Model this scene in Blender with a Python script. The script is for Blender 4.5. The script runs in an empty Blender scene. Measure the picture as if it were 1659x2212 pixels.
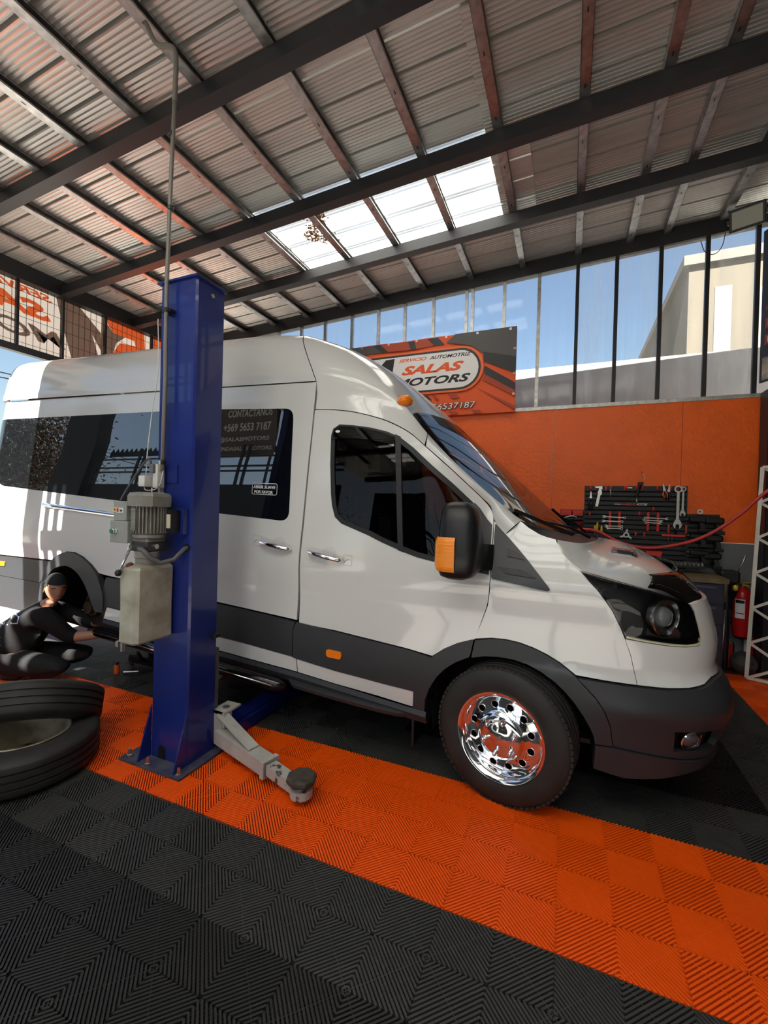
import bpy, bmesh, math, random
from mathutils import Vector, Matrix
from mathutils.geometry import delaunay_2d_cdt
random.seed(7)
scene = bpy.context.scene
COL = scene.collection
R = math.radians

# ---------------------------------------------------------------- camera
cam = bpy.data.cameras.new('camera')
cam.sensor_fit = 'VERTICAL'; cam.sensor_height = 36.0; cam.sensor_width = 27.0
cam.lens = 938.143 / 2212 * 36.0
cam.clip_start = 0.02; cam.clip_end = 400
camera = bpy.data.objects.new('camera', cam); COL.objects.link(camera)
camera.location = (1.9978, -1.6152, 1.5146)
camera.rotation_euler = (1.5635, -0.0273, 0.3999)
scene.camera = camera

# ---------------------------------------------------------------- sky, sun, exposure
SUN_DIR = Vector((0.05, 0.74, -0.67)).normalized()
world = bpy.data.worlds.new('world'); scene.world = world
world.use_nodes = True
wn = world.node_tree.nodes; wl = world.node_tree.links
bg = wn['Background']
sky = wn.new('ShaderNodeTexSky'); sky.sky_type = 'NISHITA'
sky.sun_disc = False; sky.sun_elevation = R(42); sky.sun_rotation = R(184)
sky.air_density = 1.3; sky.dust_density = 1.0; sky.ozone_density = 1.5
wl.new(sky.outputs[0], bg.inputs[0]); bg.inputs[1].default_value = 0.10
sun = bpy.data.lights.new('sun', 'SUN'); sun.energy = 15; sun.angle = R(0.35); sun.color = (1, .95, .87)
sun_o = bpy.data.objects.new('sun', sun); COL.objects.link(sun_o)
sun_o.rotation_euler = SUN_DIR.to_track_quat('-Z', 'Y').to_euler(); sun_o.location = (0, -10, 12)
scene.view_settings.view_transform = 'Standard'; scene.view_settings.look = 'None'
scene.view_settings.exposure = 0.85; scene.view_settings.gamma = 1
scene.view_settings.use_curve_mapping = False

# ---------------------------------------------------------------- materials
MATS = {}
def mat(name, col, rough=.5, metal=0., bump=0., bscale=40., var=0., vscale=6., trans=0., ior=1.45, spec=.5,
        coat=0., alpha=1., emit=None, estr=0., stretch=None, col2=None, thr=None):
    if name in MATS: return MATS[name]
    m = bpy.data.materials.new(name); m.use_nodes = True
    nt = m.node_tree; b = nt.nodes['Principled BSDF']
    b.inputs['Base Color'].default_value = (*col, 1); b.inputs['Roughness'].default_value = rough
    b.inputs['Metallic'].default_value = metal; b.inputs['IOR'].default_value = ior
    b.inputs['Specular IOR Level'].default_value = spec
    b.inputs['Coat Weight'].default_value = coat; b.inputs['Coat Roughness'].default_value = .03
    b.inputs['Transmission Weight'].default_value = trans; b.inputs['Alpha'].default_value = alpha
    if emit: b.inputs['Emission Color'].default_value = (*emit, 1); b.inputs['Emission Strength'].default_value = estr
    tc = nt.nodes.new('ShaderNodeTexCoord'); src = tc.outputs['Object']
    if stretch:
        mp = nt.nodes.new('ShaderNodeMapping'); mp.inputs['Scale'].default_value = stretch
        nt.links.new(src, mp.inputs[0]); src = mp.outputs[0]
    if var or col2:
        n = nt.nodes.new('ShaderNodeTexNoise'); n.inputs['Scale'].default_value = vscale; n.inputs['Detail'].default_value = 5
        nt.links.new(src, n.inputs['Vector'])
        r = nt.nodes.new('ShaderNodeValToRGB'); nt.links.new(n.outputs[0], r.inputs[0])
        lo = col2 if col2 else tuple(c * (1 - var) for c in col)
        a, c = thr if thr else (.3, .7)
        r.color_ramp.elements[0].position = a; r.color_ramp.elements[1].position = c
        r.color_ramp.elements[0].color = (*lo, 1)
        r.color_ramp.elements[1].color = (*(col if col2 else tuple(min(1, k * (1 + var)) for k in col)), 1)
        nt.links.new(r.outputs[0], b.inputs['Base Color'])
    if bump:
        n = nt.nodes.new('ShaderNodeTexNoise'); n.inputs['Scale'].default_value = bscale; n.inputs['Detail'].default_value = 6
        nt.links.new(src, n.inputs['Vector'])
        bp = nt.nodes.new('ShaderNodeBump'); bp.inputs['Strength'].default_value = bump; bp.inputs['Distance'].default_value = .01
        nt.links.new(n.outputs[0], bp.inputs['Height']); nt.links.new(bp.outputs[0], b.inputs['Normal'])
    MATS[name] = m; return m
def glass_mat(name, tint, refl=1.0, rough=0.0, haze=0.0, fior=1.5, base_refl=0.0, blur=0.0):
    """thin sheet: tinted see-through plus a mirror coat by Fresnel, optional translucent haze"""
    m = bpy.data.materials.new(name); m.use_nodes = True; nt = m.node_tree
    for n in list(nt.nodes):
        if n.type == 'BSDF_PRINCIPLED': nt.nodes.remove(n)
    out = nt.nodes['Material Output']
    t = nt.nodes.new('ShaderNodeBsdfTransparent'); t.inputs[0].default_value = (*tint, 1)
    if blur:
        t = nt.nodes.new('ShaderNodeBsdfRefraction'); t.inputs['Color'].default_value = (*tint, 1); t.inputs['Roughness'].default_value = blur; t.inputs['IOR'].default_value = 1.0
    g = nt.nodes.new('ShaderNodeBsdfGlossy'); g.inputs['Roughness'].default_value = rough
    f = nt.nodes.new('ShaderNodeFresnel'); f.inputs[0].default_value = fior
    mu = nt.nodes.new('ShaderNodeMath'); mu.operation = 'MULTIPLY'; mu.inputs[1].default_value = refl; mu.use_clamp = True
    nt.links.new(f.outputs[0], mu.inputs[0])
    if base_refl:
        a_ = nt.nodes.new('ShaderNodeMath'); a_.operation = 'ADD'; a_.use_clamp = True; a_.inputs[1].default_value = base_refl
        nt.links.new(mu.outputs[0], a_.inputs[0]); mu = a_
    base = t.outputs[0]
    if haze:
        tr = nt.nodes.new('ShaderNodeBsdfTranslucent'); tr.inputs[0].default_value = (.9, .9, .88, 1)
        df = nt.nodes.new('ShaderNodeBsdfDiffuse'); df.inputs[0].default_value = (.8, .8, .78, 1)
        ad = nt.nodes.new('ShaderNodeMixShader'); ad.inputs[0].default_value = .35
        nt.links.new(tr.outputs[0], ad.inputs[1]); nt.links.new(df.outputs[0], ad.inputs[2])
        mh = nt.nodes.new('ShaderNodeMixShader'); mh.inputs[0].default_value = haze
        nz = nt.nodes.new('ShaderNodeTexNoise'); nz.inputs['Scale'].default_value = 1.0; nz.inputs['Detail'].default_value = 4
        mp = nt.nodes.new('ShaderNodeMapping'); mp.inputs['Scale'].default_value = (9, 9, .7)
        tc = nt.nodes.new('ShaderNodeTexCoord'); nt.links.new(tc.outputs['Object'], mp.inputs[0]); nt.links.new(mp.outputs[0], nz.inputs['Vector'])
        mr = nt.nodes.new('ShaderNodeMapRange'); mr.inputs[1].default_value = .35; mr.inputs[2].default_value = .75
        mr.inputs[3].default_value = haze * .3; mr.inputs[4].default_value = min(1, haze * 1.8)
        nt.links.new(nz.outputs[0], mr.inputs[0]); nt.links.new(mr.outputs[0], mh.inputs[0])
        nt.links.new(base, mh.inputs[1]); nt.links.new(ad.outputs[0], mh.inputs[2]); base = mh.outputs[0]
    mx = nt.nodes.new('ShaderNodeMixShader')
    nt.links.new(mu.outputs[0], mx.inputs[0]); nt.links.new(base, mx.inputs[1]); nt.links.new(g.outputs[0], mx.inputs[2])
    nt.links.new(mx.outputs[0], out.inputs[0]); MATS[name] = m; return m
def translucent_mat(name, col, trans=.6, col2=None, rough=.5):
    m = bpy.data.materials.new(name); m.use_nodes = True; nt = m.node_tree
    b = nt.nodes['Principled BSDF']; b.inputs['Base Color'].default_value = (*col, 1); b.inputs['Roughness'].default_value = rough
    t = nt.nodes.new('ShaderNodeBsdfTranslucent'); t.inputs[0].default_value = (*col, 1)
    mx = nt.nodes.new('ShaderNodeMixShader'); mx.inputs[0].default_value = trans
    if col2:
        tc = nt.nodes.new('ShaderNodeTexCoord'); n = nt.nodes.new('ShaderNodeTexNoise'); n.inputs['Scale'].default_value = 2.5; n.inputs['Detail'].default_value = 5
        mp = nt.nodes.new('ShaderNodeMapping'); mp.inputs['Scale'].default_value = (.5, 2.5, 1)
        nt.links.new(tc.outputs['Object'], mp.inputs[0]); nt.links.new(mp.outputs[0], n.inputs['Vector'])
        r = nt.nodes.new('ShaderNodeValToRGB'); r.color_ramp.elements[0].color = (*col2, 1); r.color_ramp.elements[1].color = (*col, 1)
        r.color_ramp.elements[0].position = .35; r.color_ramp.elements[1].position = .6
        nt.links.new(n.outputs[0], r.inputs[0]); nt.links.new(r.outputs[0], t.inputs[0]); nt.links.new(r.outputs[0], b.inputs['Base Color'])
    out = nt.nodes['Material Output']
    nt.links.new(b.outputs[0], mx.inputs[1]); nt.links.new(t.outputs[0], mx.inputs[2]); nt.links.new(mx.outputs[0], out.inputs[0])
    MATS[name] = m; return m

ORANGE_TILE = mat('orange_tile', (.95, .105, .003), .42, var=.06, vscale=3)
GREY_TILE = mat('grey_tile', (.045, .045, .043), .45, var=.12, vscale=3)
DARK_TILE = mat('dark_tile', (.022, .022, .022), .45, var=.12, vscale=3)
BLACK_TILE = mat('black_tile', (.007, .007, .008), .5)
PAINT = mat('white_paint', (.62, .62, .605), .16, coat=.6, spec=.5)
PLASTIC = mat('grey_plastic', (.030, .032, .036), .42, bump=.02, bscale=500)
BLACK = mat('black_plastic', (.008, .008, .009), .4)
GLOSSBLACK = mat('gloss_black', (.006, .006, .007), .12, spec=.5)
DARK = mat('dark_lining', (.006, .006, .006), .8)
RUBBER = mat('tire_rubber', (.020, .019, .017), .62, bump=.05, bscale=120, var=.25, vscale=9)
CHROME = mat('chrome', (.86, .86, .88), .05, 1.0)
STEEL = mat('steel', (.55, .55, .54), .3, 1.0)
DULLSTEEL = mat('galvanised_steel', (.46, .46, .45), .42, 1.0, var=.25, vscale=18)
BEAM = mat('dark_beam_paint', (.022, .023, .026), .45)
AMBER = mat('amber_lens', (.9, .22, .01), .15, spec=.6, emit=None)
BLUE = mat('blue_paint', (.010, .022, .165), .28, coat=.3, var=.15, vscale=3)
GREYPAINT = mat('grey_paint', (.40, .39, .36), .42, var=.15, vscale=9, bump=.03)
WORNGREY = mat('worn_grey_paint', (.40, .39, .36), .45, col2=(.05, .045, .04), vscale=22, thr=(.36, .42))
CASTGREY = mat('cast_grey', (.20, .19, .17), .5, var=.15, vscale=20, bump=.05, bscale=90)
TANKMAT = mat('stained_tank', (.42, .41, .34), .42, col2=(.25, .235, .165), vscale=7, thr=(.35, .65))
RED = mat('red_paint', (.55, .012, .012), .3, coat=.3)
REDPLASTIC = mat('red_plastic', (.70, .03, .015), .4)
ORANGE_WALL = mat('orange_wall_paint', (.93, .135, .004), .38, bump=.45, bscale=26, var=.06, vscale=4)
GREY_WALL = mat('grey_wall_paint', (.18, .19, .20), .5, bump=.3, bscale=26)
WHITEMETAL = mat('off_white_metal', (.66, .64, .56), .4, var=.1)
WHITEPL = mat('white_plastic', (.62, .61, .57), .4)
YELLOW = mat('yellow_plastic', (.75, .50, .02), .4)
GLASS_DARK = mat('privacy_glass', (.004, .005, .006), .01, ior=2.1, spec=.5)
GLASS_TINT = glass_mat('tinted_glass', (.22, .23, .23), .4)
GLASS_CLEAR = glass_mat('windscreen_glass', (.78, .80, .77), .45, base_refl=.26)
GLASS_LAMP = glass_mat('lamp_glass', (.75, .76, .76), .55)
PANE = glass_mat('polycarbonate_pane', (.93, .95, .97), .5, .06, .10)
PANE_HAZY = glass_mat('weathered_pane', (.93, .94, .94), .5, .10, .22, blur=.16)
SKYLIGHT = translucent_mat('skylight_fibreglass', (.99, .99, .96), .93, (.86, .84, .78))
SKIN = mat('skin', (.36, .185, .115), .5)
CLOTH = mat('black_cloth', (.006, .006, .007), .85, bump=.15, bscale=60)
CLOTH2 = mat('dark_trousers', (.008, .0075, .008), .85, bump=.15, bscale=60)
WHITEPRINT = mat('white_print', (.8, .8, .8), .5)
BLUEPRINT = mat('pale_blue_print', (.45, .5, .8), .5)
BLACKPRINT = mat('black_print', (.012, .011, .013), .5)
ORANGEPRINT = mat('orange_print', (.80, .10, .012), .45)
CONCRETE = mat('concrete_ground', (.42, .40, .36), .8, var=.2, vscale=1.2, bump=.1)

# ---------------------------------------------------------------- object helpers
def tag(o, label=None, cat=None, group=None, kind=None):
    if label: o['label'] = label
    if cat: o['category'] = cat
    if group: o['group'] = group
    if kind: o['kind'] = kind
    return o
def root(name, label, cat, loc=(0, 0, 0), group=None, rz=0, kind=None):
    o = bpy.data.objects.new(name, None); COL.objects.link(o); o.location = loc; o.rotation_euler[2] = rz
    o.empty_display_size = .1
    return tag(o, label, cat, group, kind)
def world_loc(p):
    v = Vector((0, 0, 0))
    while p is not None: v += p.location; p = p.parent
    return v
def link(name, me, m, parent=None, smooth=False, local=False):
    o = bpy.data.objects.new(name, me); COL.objects.link(o)
    if m is not None:
        for k in (m if isinstance(m, (list, tuple)) else [m]): me.materials.append(k)
    if smooth: me.polygons.foreach_set('use_smooth', [True] * len(me.polygons))
    if parent is not None:
        o.parent = parent
        if not local: o.location = -world_loc(parent)
    return o
def pyd(name, v, f, m, parent=None, smooth=False, local=False, mi=None):
    me = bpy.data.meshes.new(name); me.from_pydata([tuple(a) for a in v], [], [tuple(a) for a in f]); me.update()
    o = link(name, me, m, parent, smooth, local)
    if mi: me.polygons.foreach_set('material_index', mi)
    return o
class MB:
    """collects simple solids into one mesh"""
    def __init__(s): s.v = []; s.f = []; s.mi = []
    def add(s, v, f, k=0):
        n = len(s.v); s.v += [tuple(a) for a in v]; s.f += [tuple(i + n for i in q) for q in f]; s.mi += [k] * len(f); return s
    def box(s, a, b, k=0, M=None, bev=0):
        (x0, y0, z0), (x1, y1, z1) = a, b
        if bev:
            bm = bmesh.new(); bmesh.ops.create_cube(bm, size=1)
            for q in bm.verts: q.co = Vector(((x0 + x1) / 2 + q.co.x * (x1 - x0), (y0 + y1) / 2 + q.co.y * (y1 - y0), (z0 + z1) / 2 + q.co.z * (z1 - z0)))
            bmesh.ops.bevel(bm, geom=bm.edges[:], offset=bev, segments=2, profile=.5, affect='EDGES')
            bm.verts.index_update(); v = [q.co.copy() for q in bm.verts]; f = [[q.index for q in g.verts] for g in bm.faces]; bm.free()
        else:
            v = [Vector(p) for p in ((x0, y0, z0), (x1, y0, z0), (x1, y1, z0), (x0, y1, z0), (x0, y0, z1), (x1, y0, z1), (x1, y1, z1), (x0, y1, z1))]
            f = [(3, 2, 1, 0), (4, 5, 6, 7), (0, 1, 5, 4), (1, 2, 6, 5), (2, 3, 7, 6), (3, 0, 4, 7)]
        if M: v = [M @ p for p in v]
        return s.add(v, f, k)
    def bar(s, p, q, w, h=None, k=0, up=(0, 0, 1)):
        """box beam from p to q, w across, h along 'up'"""
        p, q = Vector(p), Vector(q); d = (q - p).normalized(); u = Vector(up); u = (u - d * u.dot(d))
        if u.length < 1e-4: u = Vector((1, 0, 0)); u = u - d * u.dot(d)
        u.normalize(); r = d.cross(u); h = h or w; v = []
        for c in (p, q):
            for a, b in ((-1, -1), (1, -1), (1, 1), (-1, 1)): v.append(c + r * a * w / 2 + u * b * h / 2)
        return s.add(v, [(3, 2, 1, 0), (4, 5, 6, 7), (0, 1, 5, 4), (1, 2, 6, 5), (2, 3, 7, 6), (3, 0, 4, 7)], k)
    def tube(s, pts, r, n=8, k=0, caps=True):
        pts = [Vector(p) for p in pts]; rr = r if isinstance(r, (list, tuple)) else [r] * len(pts); v = []; f = []
        u = None
        for i, p in enumerate(pts):
            d = (pts[min(i + 1, len(pts) - 1)] - pts[max(i - 1, 0)]).normalized()
            if u is None:
                u = d.cross(Vector((0, 0, 1)));
                if u.length < 1e-3: u = d.cross(Vector((1, 0, 0)))
            u = (u - d * u.dot(d)).normalized(); w = d.cross(u)
            for j in range(n):
                a = 2 * math.pi * j / n; v.append(p + (u * math.cos(a) + w * math.sin(a)) * rr[i])
        for i in range(len(pts) - 1):
            for j in range(n): f.append((i * n + j, i * n + (j + 1) % n, (i + 1) * n + (j + 1) % n, (i + 1) * n + j))
        if caps: f.append(tuple(range(n - 1, -1, -1))); f.append(tuple((len(pts) - 1) * n + j for j in range(n)))
        return s.add(v, f, k)
    def lathe(s, prof, M, n=24, k=0, close=False, caps=True):
        """prof: (radius, height) turned about local z, placed by matrix M"""
        v = []; f = []; m = len(prof)
        for (r, h) in prof:
            for j in range(n):
                a = 2 * math.pi * j / n; v.append(M @ Vector((r * math.cos(a), r * math.sin(a), h)))
        for i in range(m if close else m - 1):
            i2 = (i + 1) % m
            for j in range(n): f.append((i * n + j, i * n + (j + 1) % n, i2 * n + (j + 1) % n, i2 * n + j))
        if not close and caps:
            if prof[0][0] > 1e-5: f.append(tuple(range(n - 1, -1, -1)))
            if prof[-1][0] > 1e-5: f.append(tuple((m - 1) * n + j for j in range(n)))
        return s.add(v, f, k)
    def prism(s, poly, M, h0, h1, k=0):
        """2-D polygon (ccw) in local xy extruded h0..h1 along local z"""
        n = len(poly); v = [M @ Vector((x, y, h0)) for x, y in poly] + [M @ Vector((x, y, h1)) for x, y in poly]
        f = [tuple(range(n - 1, -1, -1)), tuple(range(n, 2 * n))] + [(i, (i + 1) % n, n + (i + 1) % n, n + i) for i in range(n)]
        return s.add(v, f, k)
    def build(s, name, m, parent=None, smooth=False, local=False, angle=None):
        o = pyd(name, s.v, s.f, m, parent, smooth or angle is not None, local, s.mi if isinstance(m, (list, tuple)) else None)
        if angle is not None: o.data.set_sharp_from_angle(angle=R(angle))
        return o
def frame(o, x, y):
    """matrix with origin o and local axes x, y (z = x cross y)"""
    x = Vector(x).normalized(); y = Vector(y).normalized(); z = x.cross(y)
    return Matrix(((x.x, y.x, z.x, o[0]), (x.y, y.y, z.y, o[1]), (x.z, y.z, z.z, o[2]), (0, 0, 0, 1)))
XZ = lambda o: frame(o, (1, 0, 0), (0, 0, 1))        # local x right, y up, z toward -Y
T = lambda x, y, z: Matrix.Translation((x, y, z))
def copy_tree(o, parent=None):
    c = o.copy(); COL.objects.link(c); c.parent = parent
    for ch in list(o.children): copy_tree(ch, c)
    return c
_txt = {}
def text_mesh(body, size=1., shear=0., ext=.002, bold=0., sx=1., align='LEFT'):
    key = (body, size, shear, ext, bold, sx, align)
    if key in _txt: return _txt[key]
    cu = bpy.data.curves.new('lettering', 'FONT'); cu.body = body; cu.size = size; cu.shear = shear
    cu.extrude = ext; cu.offset = bold; cu.align_x = align; cu.resolution_u = 3
    t = bpy.data.objects.new('lettering', cu); COL.objects.link(t)
    bpy.context.view_layer.update()
    me = bpy.data.meshes.new_from_object(t.evaluated_get(bpy.context.evaluated_depsgraph_get()))
    bpy.data.objects.remove(t); me.materials.clear()
    if sx != 1: me.transform(Matrix.Diagonal((sx, 1, 1, 1)))
    _txt[key] = me; return me
def text(name, body, M, w, h, m, parent, shear=0., bold=0., ext=.001):
    """lettering fitted to width w and cap height h, local x/y of M"""
    me = text_mesh(body, 1., shear, .01, bold).copy()
    xs = [v.co.x for v in me.vertices]; ys = [v.co.y for v in me.vertices]
    x0, x1, y0, y1 = min(xs), max(xs), min(ys), max(ys)
    S_ = Matrix.Diagonal((w / (x1 - x0), h / (y1 - y0), ext / .01, 1)) @ Matrix.Translation((-x0, -y0, 0))
    me.transform(M @ S_)
    return link(name, me, m, parent)
def skin_body(name, chains, m, parent=None, sub=2):
    """chains: lists of (x,y,z,r); equal points are shared joints. One continuous skinned surface, baked"""
    v = []; rad = []; e = []; idx = {}
    for ch in chains:
        last = None
        for (x, y, z, r) in ch:
            k = (round(x, 4), round(y, 4), round(z, 4))
            if k not in idx: idx[k] = len(v); v.append((x, y, z)); rad.append(r)
            if last is not None: e.append((last, idx[k]))
            last = idx[k]
    me = bpy.data.meshes.new(name); me.from_pydata(v, e, []); o = bpy.data.objects.new(name, me); COL.objects.link(o)
    md = o.modifiers.new('skin', 'SKIN'); md.use_smooth_shade = True
    for i, sv in enumerate(me.skin_vertices[0].data):
        q = rad[i]; sv.radius = q if isinstance(q, tuple) else (q, q); sv.use_root = (i == 0)
    ss = o.modifiers.new('sub', 'SUBSURF'); ss.levels = sub; ss.render_levels = sub
    bpy.context.view_layer.update()
    me2 = bpy.data.meshes.new_from_object(o.evaluated_get(bpy.context.evaluated_depsgraph_get()))
    bpy.data.objects.remove(o); me2.materials.clear()
    return link(name, me2, m, parent, True)
# ================================================================ floor
floor = root('floor', None, None, (0, 0, 0), kind='structure')
pyd('concrete_base', [(-3.45, -2.0, -.014), (4.3, -2.0, -.014), (4.3, 3.95, -.014), (-3.45, 3.95, -.014)], [(0, 1, 2, 3)], DARK, floor)
g = pyd('ground', [(-60, -60, -.03), (60, -60, -.03), (60, 60, -.03), (-60, 60, -.03)], [(0, 1, 2, 3)], CONCRETE); tag(g, kind='structure')
g = pyd('floor', [(-3.45, -9, -.016), (8, -9, -.016), (8, -2.0, -.016), (-3.45, -2.0, -.016)], [(0, 1, 2, 3)], mat('bounce_concrete', (.42, .41, .39), .7, var=.2)); tag(g, kind='structure')  # unseen front floor, made pale to bounce light up to the ceiling
def rib_tile():
    """a 40 cm tile of four quarters with diagonal ribs over lower cross ribs"""
    v = []; f = []
    def rib(p, q, w, z0, z1, full=True):
        d = Vector((q[0] - p[0], q[1] - p[1])); d.normalize(); nx, ny = -d.y * w / 2, d.x * w / 2; n = len(v)
        b = [(p[0] + nx, p[1] + ny), (p[0] - nx, p[1] - ny), (q[0] - nx, q[1] - ny), (q[0] + nx, q[1] + ny)]
        v.extend([(x, y, z1) for x, y in b]); f.append((n, n + 1, n + 2, n + 3))
        if full:
            v.extend([(x, y, z0) for x, y in b])
            f.extend([(n, n + 4, n + 5, n + 1), (n + 1, n + 5, n + 6, n + 2), (n + 2, n + 6, n + 7, n + 3), (n + 3, n + 7, n + 4, n)])
    c = .2; pitch = .0125 * math.sqrt(2)
    for i in (0, 1):
        for j in (0, 1):
            ox, oy = i * c, j * c
            kind = (i + j) % 2
            for low in (0, 1):
                k = -11
                while k < 12:
                    t = (k + .5) * pitch; k += 1
                    # line x - y = t inside the quarter
                    a = (max(0, t), max(0, -t)); b = (min(c, c + t), min(c, c - t))
                    if b[0] - a[0] < .008: continue
                    diag = (kind == 1) ^ (low == 1)
                    if diag: p, q = (a[0], a[1]), (b[0], b[1])
                    else: p, q = (c - a[0], a[1]), (c - b[0], b[1])
                    p = (ox + p[0], oy + p[1]); q = (ox + q[0], oy + q[1])
                    if low: rib(p, q, .003, 0, -.0085, False)
                    else: rib(p, q, .0070, -.013, 0)
            p, q = ((0, c), (c, 0)) if kind == 1 else ((0, 0), (c, c))
            rib((ox + p[0], oy + p[1]), (ox + q[0], oy + q[1]), .003, 0, -.0015, False)
    me = bpy.data.meshes.new('tile'); me.from_pydata(v, [], f); me.update(); me.materials.append(GREY_TILE); return me
tile_mesh = rib_tile()
for i in range(-9, 10):
    for j in range(-4, 10):
        x, y = .2 + .4 * i, .4 * j
        if y > 3.55 and y > 3.9: continue
        if x > 3.95 or (x < -1.4 and y < -.8) or (x < -.6 and y < -1.2) or y < -1.25: continue
        cx, cy = x + .2, y + .2
        if cy < -.4: m = DARK_TILE
        elif cy < 0: m = GREY_TILE
        elif cy < .8 or cx > 3.4 or cy > 3.6: m = ORANGE_TILE
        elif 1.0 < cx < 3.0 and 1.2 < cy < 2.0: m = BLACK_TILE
        else: m = GREY_TILE
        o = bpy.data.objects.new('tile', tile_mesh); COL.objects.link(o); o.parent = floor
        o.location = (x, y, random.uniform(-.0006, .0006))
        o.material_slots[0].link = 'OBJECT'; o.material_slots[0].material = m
        o.scale = (.998, .998, 1)

# ================================================================ ceiling
SL = .052
RZ = lambda x, h=0: 4.29 + SL * x + h
ceiling = root('ceiling', None, None, (0, 0, 4.29), kind='structure')
def tilted(o, x=0, y=0, h=0):
    o.location = (x, y, SL * x + h); o.rotation_euler = (0, -math.atan(SL), 0)
ROOFMAT = mat('corrugated_steel', (.66, .65, .61), .42, .72, var=.10, vscale=3, bump=.05, bscale=8, stretch=(.6, 6, 1))
def sheet_profile(w):
    pr = []; n = 4; p = w / n
    for k in range(n):
        y0 = k * p
        pr += [(y0, .05), (y0 + .010, .05), (y0 + .017, 0)]
        m = 7; span = p - .017 - .007
        for q in range(m):
            for a, h in ((0, 0), (.25, .0035), (.5, .006), (.75, .0035)):
                pr.append((y0 + .017 + span * (q + a) / m, h))
        pr.append((y0 + p - .007, 0))
    pr.append((w, .05)); return pr
PROF = sheet_profile(1.03)
_sheets = {}
def roof_sheet(x0, x1, y0, m, name='roof_sheet', dz=0.):
    L = x1 - x0; key = round(L, 3)
    if (key, m.name) not in _sheets:
        v = []; f = []
        for (y, h) in PROF: v += [(0, y, h), (L * math.sqrt(1 + SL * SL), y, h)]
        for i in range(len(PROF) - 1): f.append((2 * i, 2 * i + 2, 2 * i + 3, 2 * i + 1))
        me = bpy.data.meshes.new(name); me.from_pydata(v, [], f); me.update(); me.materials.append(m)
        _sheets[(key, m.name)] = me
    o = bpy.data.objects.new(name, _sheets[(key, m.name)]); COL.objects.link(o); o.parent = ceiling
    tilted(o, x0, y0, .18 + dz); return o
SKX = (-1.06, 1.33)
for k in range(-8, 2):
    y0 = 1.97 + k * 1.03
    xl = -4.15 if y0 > -.2 else (-2.02 if k in (-6, -5) else -2.88)  # roof cut short out of view so sun reaches the van's rear
    if k == 0:
        roof_sheet(xl, SKX[0] + .08, y0, ROOFMAT); roof_sheet(SKX[1] - .02, 4.35, y0, ROOFMAT)
        roof_sheet(SKX[0], SKX[1], y0 - .11, SKYLIGHT, 'skylight_sheet', .012).scale = (1, 1.13, 1)
        s = roof_sheet(SKX[1] + .06, SKX[1] + .30, y0, ROOFMAT, 'roof_patch', -.006); s.scale = (1, 1, .15)
    elif k == -1:
        roof_sheet(xl, SKX[0] + .08, y0, ROOFMAT); roof_sheet(SKX[1] - .02, 4.35, y0, ROOFMAT)
        roof_sheet(SKX[0] - .02, SKX[1] + .08, y0, ROOFMAT, dz=.006).scale = (1, .89, 1)
    elif k in (-7, -5, -4):
        xa, xb = (-1.6, 3.2) if k == -7 else (-1.0, 3.5)
        roof_sheet(xl, xa, y0, ROOFMAT); roof_sheet(xb, 4.35, y0, ROOFMAT)
        roof_sheet(xa - .05, xb + .05, y0 - .03, SKYLIGHT, 'skylight_sheet', .012).scale = (1, 1.06, 1)  # unseen skylights behind the viewer, added to brighten the bay
    else: roof_sheet(xl, 4.35, y0, ROOFMAT)
# unseen roof edge slotted into narrow sheets, shaped to throw sun stripes on the van
for k in (-6, -5):
    for xa, xb in ((-2.88, -2.63), (-2.58, -2.50), (-2.45, -2.37), (-2.32, -2.00)): roof_sheet(xa, xb, 1.97 + k * 1.03, ROOFMAT, dz=.004)
# beams along x
for by in (-5.9, -4.2, -2.6, -1.0, .66, 1.86, 2.86):
    mb = MB(); x0 = -4.0 if by > -.2 else -2.6
    L = (4.2 - x0) * math.sqrt(1 + SL * SL); mb.box((0, -.05, 0), (L, .05, .11))
    mb.box((0, -.05, .108), (L, .05, .112))
    o = mb.build('beam', BEAM, ceiling, local=True); tilted(o, x0, by, 0)
# C purlins along y
pm = None
for px in (-3.45, -2.80, -2.22, -1.63, -1.02, -.42, .18, .80, 1.42, 2.03, 2.55, 2.90, 3.40, 3.95):
    if pm is None:
        mb = MB(); y0, y1 = 0, 4.6
        mb.box((-.035, y0, 0), (.035, y1, .003)); mb.box((-.035, y0, 0), (-.032, y1, .066)); mb.box((-.035, y0, .063), (.035, y1, .066))
        mb.box((.032, y0, 0), (.035, y1, .014)); mb.box((.032, y0, .052), (.035, y1, .066))
        for q in range(9): mb.box((-.006, y0 + .3 + q * .5, -.001), (.001, y0 + .33 + q * .5, .001), 1)
        o = mb.build('purlin', [DULLSTEEL, BLACK], ceiling, local=True); pm = o
    else:
        o = pm.copy(); COL.objects.link(o)
    tilted(o, px, -.6, .112)
    if px > -2.6:
        o2 = pm.copy(); COL.objects.link(o2); tilted(o2, px, -5.2, .112); o2.parent = ceiling
# leaf litter lying on the skylight, seen through it as a brown smudge
rnd = random.Random(3); mb = MB()
for k in range(420):
    a = rnd.random(); x = -.50 + .10 * math.sin(a * 7) + rnd.gauss(0, .055); y = 2.02 + .50 * a + rnd.gauss(0, .03)
    z = RZ(x, .155) + rnd.uniform(-.006, .006); s = rnd.uniform(.012, .028); an = rnd.uniform(0, 6.28)
    c, d = math.cos(an) * s, math.sin(an) * s
    mb.add([(x - c, y - d, z), (x + d * .4, y - c * .4, z + .004), (x + c, y + d, z), (x - d * .4, y + c * .4, z + .003)], [(0, 1, 2, 3)])
tag(mb.build('dry_leaves', mat('dry_leaf', (.30, .17, .06), .7, var=.4)), 'clump of dry brown leaves caught at the bright roof skylight', 'leaves', kind='stuff')

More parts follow.
